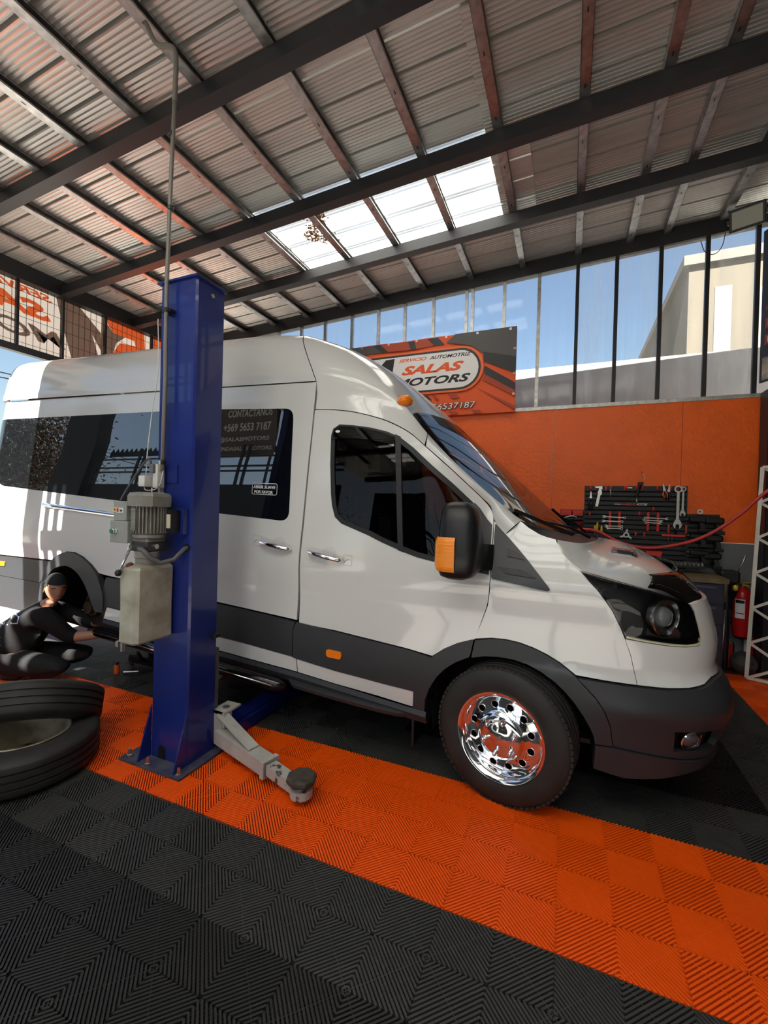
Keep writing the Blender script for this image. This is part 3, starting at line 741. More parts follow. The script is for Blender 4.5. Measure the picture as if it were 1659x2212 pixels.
for far in (False, True):
    fe = panel('front_fender', fender, PAINT, van, far=far)
    panel('vent_trim', rounded(trim, .012), PLASTIC, fe, off=.008, depth=.016, far=far)
    for k, q in enumerate(([(1.70, 1.315), (1.76, 1.29), (1.795, 1.262), (1.70, 1.275)], [(1.66, 1.215), (1.79, 1.205), (1.855, 1.172), (1.70, 1.185)])):
        panel('vent_slot', q, BLACK, fe, off=.014, depth=.008, far=far)
    panel('nose_panel', bumper_w, PAINT, van, far=far)
    b = panel('front_bumper', bumper_b, PLASTIC, van, holes=[fog], off=.012, depth=.03, grid=.045, far=far)
    panel('fog_recess', shrink(fog, -.01), BLACK, b, off=-.035, depth=0, far=far)
    c = S(2.79, .455, -.012); n = Snormal(2.79, .455)
    if far: c = Vector((c.x, 2 * YC - c.y, c.z)); n = Vector((n.x, -n.y, n.z))
    M = Matrix.Translation(c) @ n.to_track_quat('Z', 'Y').to_matrix().to_4x4()
    MB().lathe([(.05, -.03), (.052, .016), (.047, .02), (.044, .012)], M, 24, caps=False).build('fog_lamp_ring', CHROME, b, angle=40)
    MB().lathe([(.045, .008), (.036, .02), (.02, .027), (.0, .03)], M, 24).build('fog_lamp_lens', mat('lamp_lens', (.06, .065, .07), .06, spec=.8), b, True)
    panel('front_valance', valance, PLASTIC, van, off=.026, depth=.05, grid=.04, far=far)
    panel('front_arch_flare', flare, PLASTIC, van, off=.018, depth=.05, grid=.04, far=far)
    panel('front_arch_flare', flare2, PLASTIC, van, off=.020, depth=.05, grid=.04, far=far)
    # headlamp: dark housing, projector, clear cover
    hl = panel('headlamp', shrink(head, -.002), BLACK, van, off=-.06, depth=0, far=far)
    panel('headlamp_rim', head, GLOSSBLACK, hl, holes=[shrink(head, .012)], off=.001, depth=.06, far=far)
    panel('headlamp_edge', [(2.379, .914), (2.506, .903), (2.656, .893), (2.781, .890), (2.88, .894), (2.912, .91), (2.922, .925), (2.916, .985), (2.905, 1.05), (2.896, 1.05), (2.903, .985), (2.907, .93), (2.895, .912), (2.875, .905), (2.781, .900), (2.656, .904), (2.506, .914), (2.385, .925)], mat('lamp_edge_resin', (.55, .55, .36), .25), hl, off=.004, depth=.01, far=far)
    c = S(2.665, 1.022, -.055); n = (Snormal(2.665, 1.022) + Vector((.5, 0, 0))).normalized()
    if far: c = Vector((c.x, 2 * YC - c.y, c.z)); n = Vector((n.x, -n.y, n.z))
    M = Matrix.Translation(c) @ n.to_track_quat('Z', 'Y').to_matrix().to_4x4()
    MB().lathe([(.098, .0), (.095, .03), (.088, .034), (.078, .01), (.0, -.015)], M, 32, caps=False).build('reflector', mat('lamp_reflector', (.62, .62, .60), .22, 1.0), hl, angle=35)
    MB().lathe([(.048, -.01), (.05, .02), (.04, .036), (.022, .044), (0, .047)], M, 28).build('projector_lens', mat('projector', (.33, .34, .34), .10, spec=.9), hl, True)
    panel('lower_reflector', [(2.53, .93), (2.56, .985), (2.66, .97), (2.74, .915), (2.66, .915)], mat('lamp_reflector2', (.10, .09, .085), .35, .5), hl, off=-.045, depth=0, far=far)
    panel('amber_reflector', [(2.70, .93), (2.76, .975), (2.80, .94), (2.78, .915)], mat('dim_red', (.10, .045, .04), .3), hl, off=-.04, depth=0, far=far)
    panel('headlamp_glass', shrink(head, .004), GLASS_LAMP, hl, off=.004, depth=0, far=far)
# ---- high roof behind the cab
prof = [(.162, 0.0), (.163, .018), (.160, .046), (.168, .052), (.176, .09), (.188, .16), (.205, .235), (.226, .305), (.262, .372), (.31, .415), (.39, .445), (.55, .468), (.8, .487), (1.03, .492)]
def roof_section(x, k=1., sh=0.):
    z0 = ZL(x) + .003; ins = 1.8 * (min(0, x + 3.25)) ** 2
    return [Vector((x - sh * (dz / .492), .78 + i + ins, z0 + dz * k)) for i, dz in prof]
stations = [(-3.55, .60, 0), (-3.545, .74, 0), (-3.53, .83, 0), (-3.50, .895, 0), (-3.45, .95, 0), (-3.36, .99, 0), (-3.2, 1., 0)] + [(-3.0 + .25 * i, 1., 0) for i in range(12)] + [(-.1, 1., .02), (.08, 1., .08), (.25, 1., .17), (.386, 1., .245)]
rows_n = []
for x, k, sh in stations:
    d = sm(-.3, .40, x)
    sec = roof_section(x, k * (1 - .06 * d), sh)
    rows_n.append(resample(spline(sec, 60), 30))
cols = [[rows_n[i][j] for i in range(len(rows_n))] for j in range(30)]
hr = grid_mesh('high_roof', mirror_rows(cols), PAINT, van, flip=False)
# rear face
pts = [Vector((-3.55, .78 + 1.8 * .09 + slut(TUM, z, .06), z)) for z in (.5, .8, 1.1, 1.5, 1.9, 2.3, 2.5)] + [Vector((-3.55, .78 + .162 + .02 + .162 + i * .85, ZL(-3.55) + dz * .6)) for i, dz in prof[4:]]
ring = pts + [Vector((p.x, 2 * YC - p.y, p.z)) for p in pts[::-1]]
o = pyd('rear_doors', [tuple(p) for p in ring], [tuple(range(len(ring)))[::-1]], PAINT, van)
# ---- forehead above the windscreen
dt = spline([S(*p) for p in door_top], 40)
gapb = spline([S(.398, 2.178), S(.40, 2.26), S(.40, 2.375)], 6)
last = rows_n[-1]
left = [S(.402, 2.18), S(.402, 2.28)] + [p + Vector((.006, 0, 0)) for p in last]
joint = [S(1.20, 1.905), Vector((1.185, .955, 1.985))]
bottom = spline([S(*p) + Vector((0, 0, .005)) for p in [(.402, 2.175)] + door_top[1:9]] + [S(1.195, 1.905)], 30)
ws_top = [Vector(p) for p in ((1.19, .955, 1.985), (1.115, .985, 2.07), (1.065, 1.02, 2.125), (1.07, 1.12, 2.158), (1.11, 1.3, 2.178), (1.155, 1.55, 2.190), (1.17, YC, 2.195))]
right = [S(1.195, 1.905)] + spline(ws_top, 24)
top = spline([left[-1], (.30, YC, 2.755), (.5, YC, 2.655), (.75, YC, 2.515), (.98, YC, 2.355), (1.17, YC, 2.195)], 30)
rws = coons('f', bottom, right, top, left, PAINT, van, 40, 40, bulge=(.02, -.035, .035), flip='rows')
fh = grid_mesh('forehead', mirror_rows(rws), PAINT, van)
# ---- A-pillars and windscreen
ws_near = [Vector(p) for p in ((1.19, .958, 1.985), (1.36, .965, 1.81), (1.55, .965, 1.64), (1.71, .955, 1.507), (1.757, .945, 1.468))]
gapl = [S(1.205, 1.898), S(1.35, 1.772), S(1.534, 1.60), S(1.59, 1.545), S(1.614, 1.47), S(1.683, 1.395)]
for far in (False, True):
    a, b = spline(gapl, 24), spline(ws_near, 24); rr = []
    for k in range(7):
        t = k / 6; rr.append([a[i].lerp(b[i], t) + Vector((.010, -.022, .012)) * math.sin(t * math.pi) for i in range(24)])
    grid_mesh('windscreen_pillar', rr, PAINT, van, far=far)
ws_low = [Vector(p) for p in ((1.757, .945, 1.468), (1.86, .985, 1.40), (1.95, 1.03, 1.366), (2.067, 1.14, 1.347), (2.15, 1.35, 1.350), (2.19, 1.6, 1.355), (2.197, YC, 1.356))]
ws_foot = [Vector(p) for p in ((1.757, .945, 1.468), (1.86, 1.09, 1.435), (1.96, 1.30, 1.405), (2.035, 1.55, 1.385), (2.06, YC, 1.38))]
mid = [Vector(p) for p in ((1.17, YC, 2.195), (1.40, YC, 1.985), (1.68, YC, 1.73), (1.90, YC, 1.53), (2.06, YC, 1.38))]
near = spline([Vector((1.065, 1.02, 2.125)), Vector((1.115, .985, 2.07))] + ws_near, 20)
upper = spline(ws_top[2:], 20); lower = spline(ws_low, 20)
rws = coons('w', near, spline(ws_foot, 20), spline(mid, 20), upper, GLASS_CLEAR, van, 24, 20, bulge=(.0, 0, .0), flip='rows')
wsg = grid_mesh('windscreen', mirror_rows(rws), GLASS_CLEAR, van)
# dark band behind the glass edge
band = MB()
edge = spline(ws_near, 24); edge = [p + Vector((-.004, .012, -.006)) for p in edge]
inn = [p + Vector((.012, .02, .008)) for p in edge]
for i in range(23): band.add([edge[i], edge[i + 1], inn[i + 1], inn[i]], [(0, 1, 2, 3)])
tp = [p + Vector((-.01, 0, -.012)) for p in spline(ws_top[2:], 20)]; ti = [p + Vector((.06, 0, -.055)) for p in tp]
for i in range(19): band.add([tp[i], tp[i + 1], ti[i + 1], ti[i]], [(0, 1, 2, 3)])
band.build('windscreen_frit', BLACK, wsg)['kind'] = 'stuff'
# wipers and scuttle
foot = spline(ws_foot, 20); sc_ = [[q + Vector((-.002, 0, -.012)) for q in foot], [foot[i].lerp(lower[i], .5) + Vector((0, 0, -.045)) for i in range(20)], [Vector((q.x + .008, q.y, q.z - .012)) for q in lower]]
grid_mesh('scuttle_panel', [a + [Vector((p.x, 2 * YC - p.y, p.z)) for p in a[-2::-1]] for a in sc_], PLASTIC, van)
for (p, q) in (((1.712, .992, 1.528), (2.03, 1.20, 1.392)), ((1.885, 1.95, 1.548), (2.05, 2.10, 1.402))):
    p, q = Vector(p), Vector(q); w = MB(); w.bar(p, q, .011, .020); w.build('wiper_blade', BLACK, van)
    mpt = p.lerp(q, .55) + Vector((0, 0, .012)); e = Vector((2.13, q.y + .22, 1.372))
    MB().tube([mpt, mpt.lerp(e, .5) + Vector((.01, 0, .012)), e], [.006, .008, .011], 8).build('wiper_arm', BLACK, van, True)
# ---- hood
hood_edge = spline([(1.945, .945, 1.375), (1.965, .925, 1.318), (2.02, .905, 1.262), (2.085, .895, 1.224), (2.16, .905, 1.208), (2.25, .925, 1.190), (2.36, .975, 1.163), (2.47, 1.07, 1.135), (2.56, 1.19, 1.118), (2.63, 1.36, 1.108), (2.67, 1.6, 1.102), (2.68, YC, 1.10)], 60)
hood_rear = spline(ws_low[2:], 24)
hood_mid = spline([(2.197, YC, 1.356), (2.33, YC, 1.335), (2.48, YC, 1.275), (2.58, YC, 1.205), (2.65, YC, 1.145), (2.68, YC, 1.10)], 30)
hn = 34; hk = 22
fr = resample(hood_edge, hn)
rws = []
for j in range(hk):
    v = j / (hk - 1); row = []
    a = resample(hood_rear, hk)[j]
    for i in range(hn):
        u = i / (hn - 1)
        row.append((u, v))
    rws.append(row)
hm = resample(hood_mid, hn); hr_ = resample(hood_rear, hk)
def hoodp(i, j):
    u, v = i / (hn - 1), j / (hk - 1); e, c = fr[i], hm[i]
    y = e.y + (c.y - e.y) * v
    p = e.lerp(c, v)
    lin = fr[0].lerp(hm[0], v); p = p + (hr_[j] - lin) * (1 - u) ** 1.5
    h = (1 - u ** 3) * .045
    p.z += h * (1 - (1 - v) ** 2.6) * (1 - v) * 1.6 * min(1, u * 3 + .0)
    return p
rws = [[hoodp(i, j) for i in range(hn)] for j in range(hk)]
skirt = [Vector((q.x - .01 * (i > 20), q.y - .012 * (i < 20), q.z - .05)) for i, q in enumerate(rws[0])]
hood = grid_mesh('hood', mirror_rows([skirt] + rws), PAINT, van)
# hood vents: dark mesh set in a long oval scoop either side
def hp(i, j):
    a, b = int(i), int(j); f, g = i - a, j - b
    return (hoodp(a, b) * (1 - f) + hoodp(a + 1, b) * f) * (1 - g) + (hoodp(a, b + 1) * (1 - f) + hoodp(a + 1, b + 1) * f) * g
def vent_patch(name, m, ci, cj, ri, rj, lift, parent, far, n=20):
    """rounded patch lying on the hood, a fan of rings about its middle"""
    v_ = []; f_ = []
    for k, q in enumerate((0, .5, 1.0)):
        for a in range(n):
            t = 2 * math.pi * a / n; c_, s_ = math.cos(t), math.sin(t)
            e = hp(ci + ri * q * math.copysign(abs(c_) ** .55, c_), cj + rj * q * math.copysign(abs(s_) ** .55, s_))
            v_.append((e.x, 2 * YC - e.y if far else e.y, e.z + lift - (.012 if q == 1 else 0)))
    for k in (0, 1):
        for a in range(n): f_.append((k * n + a, k * n + (a + 1) % n, (k + 1) * n + (a + 1) % n, (k + 1) * n + a))
    return pyd(name, v_, f_, m, parent)
for far in (False, True):
    sv = vent_patch('vent_surround', PAINT, 7.4, 11.2, 3.8, 2.6, .007, hood, far)
    vent_patch('vent_backing', BLACK, 7.8, 11.2, 3.1, 2.1, .0085, sv, far)
    mb = MB(); fy = (lambda q: Vector((q.x, 2 * YC - q.y, q.z + .012))) if far else (lambda q: Vector((q.x, q.y, q.z + .012)))
    for k in range(9):
        a = 7.8 - 2.7 + k * .675; mb.bar(fy(hp(a, 9.4)), fy(hp(a, 13.0)), .003)
    for k in range(4):
        b = 9.7 + k * 1.0
        for q in range(4): mb.bar(fy(hp(5.1 + q * 1.35, b)), fy(hp(6.45 + q * 1.35, b)), .003)
    mb.build('vent_grille', PLASTIC, sv)
# tinted bug deflector round the hood's leading edge
lo = spline([(2.385, .955, 1.150), (2.47, 1.02, 1.128), (2.60, 1.12, 1.050), (2.72, 1.27, .965), (2.79, 1.45, .915), (2.82, 1.65, .895), (2.83, YC, .89)], 30)
up = spline([(2.39, .965, 1.215), (2.46, 1.05, 1.215), (2.53, 1.17, 1.215), (2.575, 1.32, 1.215), (2.60, 1.5, 1.22), (2.615, 1.65, 1.225), (2.62, YC, 1.228)], 30)
rr = []
for k in range(8):
    t = k / 7; rr.append([lo[i].lerp(up[i], t) + Vector((.028, -.02, .012)) * math.sin(t * math.pi) * (.4 + .6 * min(1, i / 8)) for i in range(30)])
cols = [[rr[k][i] for k in range(8)] for i in range(30)]
d = grid_mesh('bug_deflector', mirror_rows(cols), mat('smoked_acrylic', (.012, .009, .006), .05, spec=.6, coat=.5), van)
sol = d.modifiers.new('thick', 'SOLIDIFY'); sol.thickness = .004
# grille (seen only from the front)
gl = panel('grille', [(3.20, .78), (3.885, .77), (3.885, 1.07), (3.28, 1.07)], GRILLE, van, off=-.03, depth=0)
for k in range(5): panel('grille_slat', [(3.27, .83 + k * .05), (3.885, .82 + k * .05), (3.885, .84 + k * .05), (3.27, .85 + k * .05)], PLASTIC, gl, off=-.012, depth=.015)
# roof marker lamp
mb = MB(); c = Vector((1.035, .965, 2.205)); n = Vector((.5, -.72, .45)).normalized()
M = Matrix.Translation(c) @ n.to_track_quat('Z', 'X').to_matrix().to_4x4()
mb.lathe([(.052, -.02), (.048, .006), (.036, .024), (.018, .034), (0, .037)], M @ Matrix.Diagonal((.62, 1.0, 1, 1)), 16); mb.build('roof_marker_lamp', AMBER, van, True)
c2 = Vector((1.035, 2 * YC - .965, 2.205))
M2 = Matrix.Translation(c2) @ Vector((.5, .72, .45)).to_track_quat('Z', 'X').to_matrix().to_4x4()
MB().lathe([(.052, -.02), (.048, .006), (.036, .024), (.018, .034), (0, .037)], M2 @ Matrix.Diagonal((.62, 1.0, 1, 1)), 16).build('roof_marker_lamp', AMBER, van, True)
# door handles with cups, stickers
for (x, z, dx, dz) in ((.204, 1.252, .125, -.019), (.592, 1.208, .124, -.021)):
    pp = [S(x + dx * t, z + dz * t, o) for t, o in ((-1, .012), (-.85, .030), (-.3, .042), (.3, .042), (.85, .030), (1, .012))]
    MB().tube(pp, [.012, .015, .016, .016, .015, .011], 10).build('door_handle', CHROME, van, True)
    cx_, cz_ = x + .02, z + .012
    panel('handle_cup', [(cx_ + .055 * math.cos(a * .393), cz_ + .042 * math.sin(a * .393)) for a in range(16)], mat('cup_paint', (.55, .55, .54), .25), van, off=.0015, depth=0)
def sticker_frame(x0, x1, z0, z1, m, t=.0022, off=.003):
    poly = rounded([(x0, z0), (x1, z0 - .004), (x1, z1 - .004), (x0, z1)], .012, 3)
    return panel('sticker', poly, m, van, holes=[shrink(poly, t)], off=off, depth=0)
for (x0, x1, z0, z1) in ((.003, .079, 1.240, 1.310), (.719, .778, 1.157, 1.223)):
    poly = rounded([(x0, z0), (x1, z0 - .004), (x1, z1 - .004), (x0, z1)], .006, 2)
    panel('sticker', poly, mat('grey_print', (.30, .30, .30), .5), van, holes=[shrink(poly, .0016)], off=.002, depth=0)
    c = S((x0 + x1) / 2, (z0 + z1) / 2, .0025); mb = MB()
    mb.tube([c + Vector((-.024, 0, -.02)), c + Vector((-.02, 0, -.008)), c + Vector((-.008, 0, .002)), c + Vector((.012, 0, .004))], .0016, 5); mb.build('sticker', MATS['grey_print'], van)
poly = rounded([(-.05, 1.592), (.166, 1.586), (.16, 1.667), (-.054, 1.673)], .016, 4)
st = panel('sticker', poly, WHITEPRINT, van, holes=[shrink(poly, .0035)], off=.002, depth=0)
for k, (tx_, z_, x0_, w_) in enumerate((('ABRIR SUAVE', 1.635, -.040, .186), ('POR FAVOR', 1.600, -.028, .158))):
    o_ = S(x0_, z_, .0028); e_ = S(x0_ + w_, z_ - .006, .0028); u_ = S(x0_, z_ + .03, .0028)
    text('lettering', tx_, frame(o_, e_ - o_, u_ - o_), w_, .022, WHITEPRINT, st, bold=.012)
# mirror
def mirror(far):
    sgn = -1 if far else 1; Y = lambda y: 2 * YC - y if far else y
    # housing: rounded block lofted from oval sections up its height
    rows = []
    for z, a, b, cx, cy in ((1.160, .045, .055, 1.475, .640), (1.178, .085, .105, 1.478, .640), (1.212, .106, .125, 1.484, .642), (1.29, .110, .128, 1.487, .644), (1.38, .108, .126, 1.487, .648), (1.46, .102, .120, 1.484, .655), (1.525, .090, .106, 1.478, .662), (1.553, .066, .080, 1.474, .666), (1.562, .03, .04, 1.470, .668)):
        row = []
        for j in range(25):
            an = 2 * math.pi * j / 24; c, s = math.cos(an), math.sin(an)
            row.append(Vector((cx + a * math.copysign(abs(c) ** .6, c), Y(cy + b * math.copysign(abs(s) ** .6, s)), z)))
        rows.append(row)
    m = grid_mesh('side_mirror', rows, BLACK, van, flip=not far)
    mb = MB(); mb.bar((1.52, Y(.68), 1.275), (1.575, Y(.83), 1.265), .12, .14); mb.build('mirror_arm', BLACK, m)
    panel('mirror_base', [(1.50, 1.565), (1.535, 1.53), (1.578, 1.47), (1.606, 1.44), (1.611, 1.17), (1.50, 1.185), (1.45, 1.2)], PLASTIC, m, off=.006, depth=.012, far=far)
    mb = MB(); v = []; n = 9
    for i in range(n):
        z = 1.205 + .175 * i / (n - 1)
        for j in range(9):
            an = R(-154 + 64 * j / 8)
            c, s = math.cos(an), math.sin(an); e = .012 * (1 if 0 < i < n - 1 else .2)
            a, b = .110 + e, .127 + e
            v.append((1.4855 + a * math.copysign(abs(c) ** .6, c), Y(.645 + b * math.copysign(abs(s) ** .6, s)), z))
    f = [(i * 9 + j, i * 9 + j + 1, (i + 1) * 9 + j + 1, (i + 1) * 9 + j) for i in range(n - 1) for j in range(8)]
    if far: f = [q[::-1] for q in f]
    pyd('turn_signal', v, f, mat('amber_ribbed', (.85, .25, .015), .12, spec=.7, bump=.5, bscale=1, stretch=(6, 6, 90)), m, True)
mirror(False); mirror(True)
# ---- inside the cab, floor, running gear
MB().box((-3.4, .98, .40), (1.18, 2.64, .48)).build('floor_pan', DARK, van)
MB().box((1.15, 1.22, .30), (2.30, 2.40, .60)).build('front_subframe', DARK, van)
for y in (1.25, 2.37): MB().box((-3.3, y - .05, .30), (1.1, y + .05, .40)).build('chassis_rail', DARK, van)
for cx in (1.735, -1.93):
    for far in (False, True):
        zc = .36 if cx > 0 else .55; r = .43; rows = []
        for k in range(13):
            a = R(-15 + 210 * k / 12); rows.append([Vector((cx + r * math.cos(a), y if not far else 2 * YC - y, zc + r * math.sin(a))) for y in (.80, 1.26)])
        o = grid_mesh('wheel_liner', rows, DARK, van)
        y = 1.26 if not far else 2 * YC - 1.26
        pyd('liner_wall', [(cx - .5, y, .2), (cx + .5, y, .2), (cx + .5, y, .85), (cx - .5, y, .85)], [(0, 1, 2, 3)], DARK, van)
MB().box((2.0, 1.10, .22), (2.42, 2.5, .245)).build('undertray', PLASTIC, van)
MB().box((1.0, .92, .95), (1.9, 2.70, 1.0)).build('dashboard_base', DARK, van)
MB().box((1.40, .98, 1.0), (1.84, 2.64, 1.24), bev=.05).build('dashboard', mat('dash', (.014, .014, .014), .7), van)
mb = MB(); M = frame((1.22, 1.30, 1.34), (0, 1, 0), (.45, 0, .9)); mb.lathe([(.185 + .014 * math.cos(a * .785), .014 * math.sin(a * .785)) for a in range(8)], M, 28, close=True); mb.bar((1.22, 1.12, 1.34), (1.22, 1.48, 1.34), .03); mb.tube([(1.22, 1.3, 1.34), (1.42, 1.3, 1.2)], .03, 8); mb.build('steering_wheel', BLACK, van, True)
SEAT = mat('seat_cloth', (.012, .012, .014), .9)
for y in (1.27, 2.28):
    mb = MB(); mb.box((.62, y - .24, .92), (1.12, y + .24, 1.08), bev=.05); mb.box((.50, y - .24, 1.0), (.66, y + .24, 1.66), bev=.06, M=Matrix.Translation((0, 0, 0)))
    mb.box((.50, y - .14, 1.70), (.60, y + .14, 1.93), bev=.05); mb.tube([(.55, y - .06, 1.62), (.55, y - .06, 1.74)], .01, 6); mb.tube([(.55, y + .06, 1.62), (.55, y + .06, 1.74)], .01, 6)
    mb.build('front_seat', SEAT, van, angle=50)
pyd('cab_ceiling', [(-3.4, 1.0, 2.2), (1.0, 1.0, 2.08), (1.0, 2.62, 2.08), (-3.4, 2.62, 2.2)], [(0, 1, 2, 3)], DARK, van)
pyd('added_dark_partition', [(.1, .9, .5), (.1, 2.72, .5), (.1, 2.72, 2.2), (.1, .9, 2.2)], [(0, 1, 2, 3)], DARK, van)  # added dark sheet, stands in for the dim saloon behind the seats
# sill, side step
mb = MB(); mb.box((-1.5, .80, .36), (1.27, .90, .52), M=Matrix.Rotation(-.0, 4, 'Y')); 
v = []; f = []
xs = [-1.5, -.35, .4, .97, 1.28]; zb = [.545, .472, .428, .378, .352]
for x, z in zip(xs, zb): v += [(x, .785, z), (x, .775, z - .028), (x, .80, z - .075), (x, .95, z - .075), (x, .95, z)]
for i in range(len(xs) - 1):
    for j in range(4): f.append((i * 5 + j, i * 5 + j + 1, (i + 1) * 5 + j + 1, (i + 1) * 5 + j))
f += [(0, 1, 2, 3, 4), tuple((len(xs) - 1) * 5 + j for j in (4, 3, 2, 1, 0))]
pyd('sill_moulding', v, f, PLASTIC, van)
v = []; f = []
for x, w, z in ((.33, .0, .345), (.40, .05, .345), (.7, .055, .328), (1.0, .05, .312), (1.12, .035, .305), (1.17, .0, .302)):
    v += [(x, .79, z + .03), (x, .79 - w, z + .018), (x, .79 - w + .01, z - .005), (x, .82, z - .02)]
for i in range(5):
    for j in range(3): f.append((i * 4 + j, i * 4 + j + 1, i * 4 + 5 + j, i * 4 + 4 + j))
pyd('cab_step', v, f, PLASTIC, van)
mb = MB(); mb.tube([(-1.5, .74, .455), (-.35, .735, .385), (.28, .735, .345), (.34, .75, .342)], [.042, .042, .042, .02], 12); sb = mb.build('side_step_bar', GLOSSBLACK, van, True)
MB().tube([(-1.5, .694, .462), (-.35, .690, .392), (.27, .690, .354)], .0045, 6).build('chrome_strip', CHROME, sb, True)
for x, z in ((-1.2, .44), (-.3, .385), (.2, .355)): MB().bar((x, .74, z), (x, 1.0, z + .03), .05, .03).build('step_bracket', BLACK, sb)
MB().box((1.19, .80, .13), (1.205, 1.02, .42), M=T(0, 0, 0)).build('mud_flap', BLACK, van)
for x in (.45, .95): MB().box((x, .86, .3), (x + .06, .95, .36)).build('sill_mount', BLACK, van)
# ---- front wheel
def tyre_profile(Ro, Ri, W):
    h = Ro - Ri; w = W / 2
    return [(Ri, -w * .80), (Ri + h * .12, -w * .93), (Ri + h * .4, -w), (Ri + h * .62, -w * .98), (Ri + h * .82, -w * .9), (Ro - .006, -w * .76), (Ro, -w * .66),
            (Ro, -w * .42), (Ro - .009, -w * .40), (Ro - .009, -w * .34), (Ro, -w * .32), (Ro, -w * .06), (Ro - .009, -w * .04), (Ro - .009, w * .04), (Ro, w * .06), (Ro, w * .32), (Ro - .009, w * .34), (Ro - .009, w * .40), (Ro, w * .42),
            (Ro, w * .66), (Ro - .006, w * .76), (Ri + h * .82, w * .9), (Ri + h * .62, w * .98), (Ri + h * .4, w), (Ri + h * .12, w * .93), (Ri, w * .80), (Ri - .004, w * .5), (Ri - .004, -w * .5)]
def add_tyre(mb, M, Ro, Ri, W, lugs=0):
    mb.lathe(tyre_profile(Ro, Ri, W), M, 64, close=True)
    for k in range(lugs):            # tread sipes: small proud blocks on both shoulders
        a = 2 * math.pi * k / lugs
        for sg in (-1, 1):
            Mk = M @ Matrix.Rotation(a, 4, 'Z') @ Matrix.Translation((Ro - .004, 0, sg * W * .35))
            mb.box((-.006, -.011, -W * .07), (.0052, .011, W * .06), M=Mk)
wheel_c = Vector((1.725, .685, .350)); steer = R(-11)
ax = Vector((math.sin(steer), -math.cos(steer), 0)); Mw = Matrix.Translation(wheel_c + Vector((0, .10, 0))) @ ax.to_track_quat('Z', 'Y').to_matrix().to_4x4()
wh = MB(); add_tyre(wh, Mw, .354, .214, .215, 72); tyre = wh.build('tyre', RUBBER, van, angle=30)
rim_prof = [(.224, .085), (.233, .098), (.230, .106), (.219, .103), (.206, .09), (.193, .062), (.190, .05)]
rim = MB(); rim.lathe(rim_prof, Mw, 48, caps=False); rim.lathe([(.213, .085), (.2, -.08)], Mw, 48, caps=False); rm = rim.build('wheel_rim', CHROME, van, angle=35)
# chromed disc with a ring of round holes, built as a bowl
disc = MB(); NH = 12
ringv = []; 
def pz(r): return lut([(.0, .112), (.03, .112), (.045, .106), (.06, .100), (.105, .092), (.112, .085), (.120, .078), (.158, .062), (.192, .050)], r)
holes_c = [(0.156 * math.cos(2 * math.pi * (k + .5) / NH), 0.156 * math.sin(2 * math.pi * (k + .5) / NH)) for k in range(NH)]
outer_l = [(.192 * math.cos(a * math.pi / 36), .192 * math.sin(a * math.pi / 36)) for a in range(72)]
loops = [outer_l] + [[(cx + .0175 * math.cos(-a * math.pi / 8), cy + .0175 * math.sin(-a * math.pi / 8)) for a in range(16)] for cx, cy in holes_c]
v2 = []; ed = []
for l in loops:
    n0 = len(v2); v2 += [Vector(p) for p in l]; ed += [(n0 + i, n0 + (i + 1) % len(l)) for i in range(len(l))]
for r, n in ((.0, 1), (.02, 10), (.038, 20), (.05, 28), (.065, 34), (.085, 40), (.103, 44), (.110, 48), (.116, 48), (.124, 48)):
    for k in range(n): v2.append(Vector((r * math.cos(2 * math.pi * k / n), r * math.sin(2 * math.pi * k / n))))
V, E_, F, *_r = delaunay_2d_cdt(v2, ed, [], 0, 1e-6)
F = [f for f in F if not any((sum(V[i][0] for i in f) / 3 - cx) ** 2 + (sum(V[i][1] for i in f) / 3 - cy) ** 2 < .0172 ** 2 for cx, cy in holes_c) and math.hypot(sum(V[i][0] for i in f) / 3, sum(V[i][1] for i in f) / 3) < .192]
disc.add([Mw @ Vector((p[0], p[1], pz(math.hypot(p[0], p[1])))) for p in V], [tuple(f) for f in F])
disc.build('wheel_disc', CHROME, rm, angle=50)
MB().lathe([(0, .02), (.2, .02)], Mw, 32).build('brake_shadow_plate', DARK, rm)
for k in range(NH):
    cx, cy = holes_c[k]; Mk = Mw @ Matrix.Translation((cx, cy, pz(.156) + .001))
    MB().lathe([(.0168, -.012), (.0178, .0), (.0205, .003), (.0215, 0), (.0195, -.004)], Mk, 16, caps=False).build('hole_lip', CHROME, rm, True)
for k in range(6):
    a = 2 * math.pi * (k + .3) / 6; Mk = Mw @ Matrix.Translation((.084 * math.cos(a), .084 * math.sin(a), .086))
    MB().lathe([(.0155, 0), (.0155, .010), (.0125, .014), (.0125, .034), (.008, .042), (0, .044)], Mk, 10).build('wheel_nut', CHROME, rm, True)
MB().prism(rounded([(-.016, -.008), (.010, -.008), (.016, .008), (-.010, .008)], .003), Mw @ Matrix.Rotation(.5, 4, 'Z'), .112, .1145).build('hub_emblem', STEEL, rm)
# far front wheel
Mf = Matrix.Translation((1.735, 2 * YC - .87, .352)) @ Vector((0, 1, 0)).to_track_quat('Z', 'Y').to_matrix().to_4x4()
wh = MB(); wh.lathe(tyre_profile(.352, .205, .215), Mf, 40, close=True); wh.build('tyre', RUBBER, van, angle=30)
Mf2 = Matrix.Translation((-1.93, 2 * YC - .9, .60)) @ Vector((0, 1, 0)).to_track_quat('Z', 'Y').to_matrix().to_4x4()
wh = MB(); wh.lathe(tyre_profile(.352, .205, .215), Mf2, 40, close=True); wh.build('tyre', RUBBER, van, angle=30)
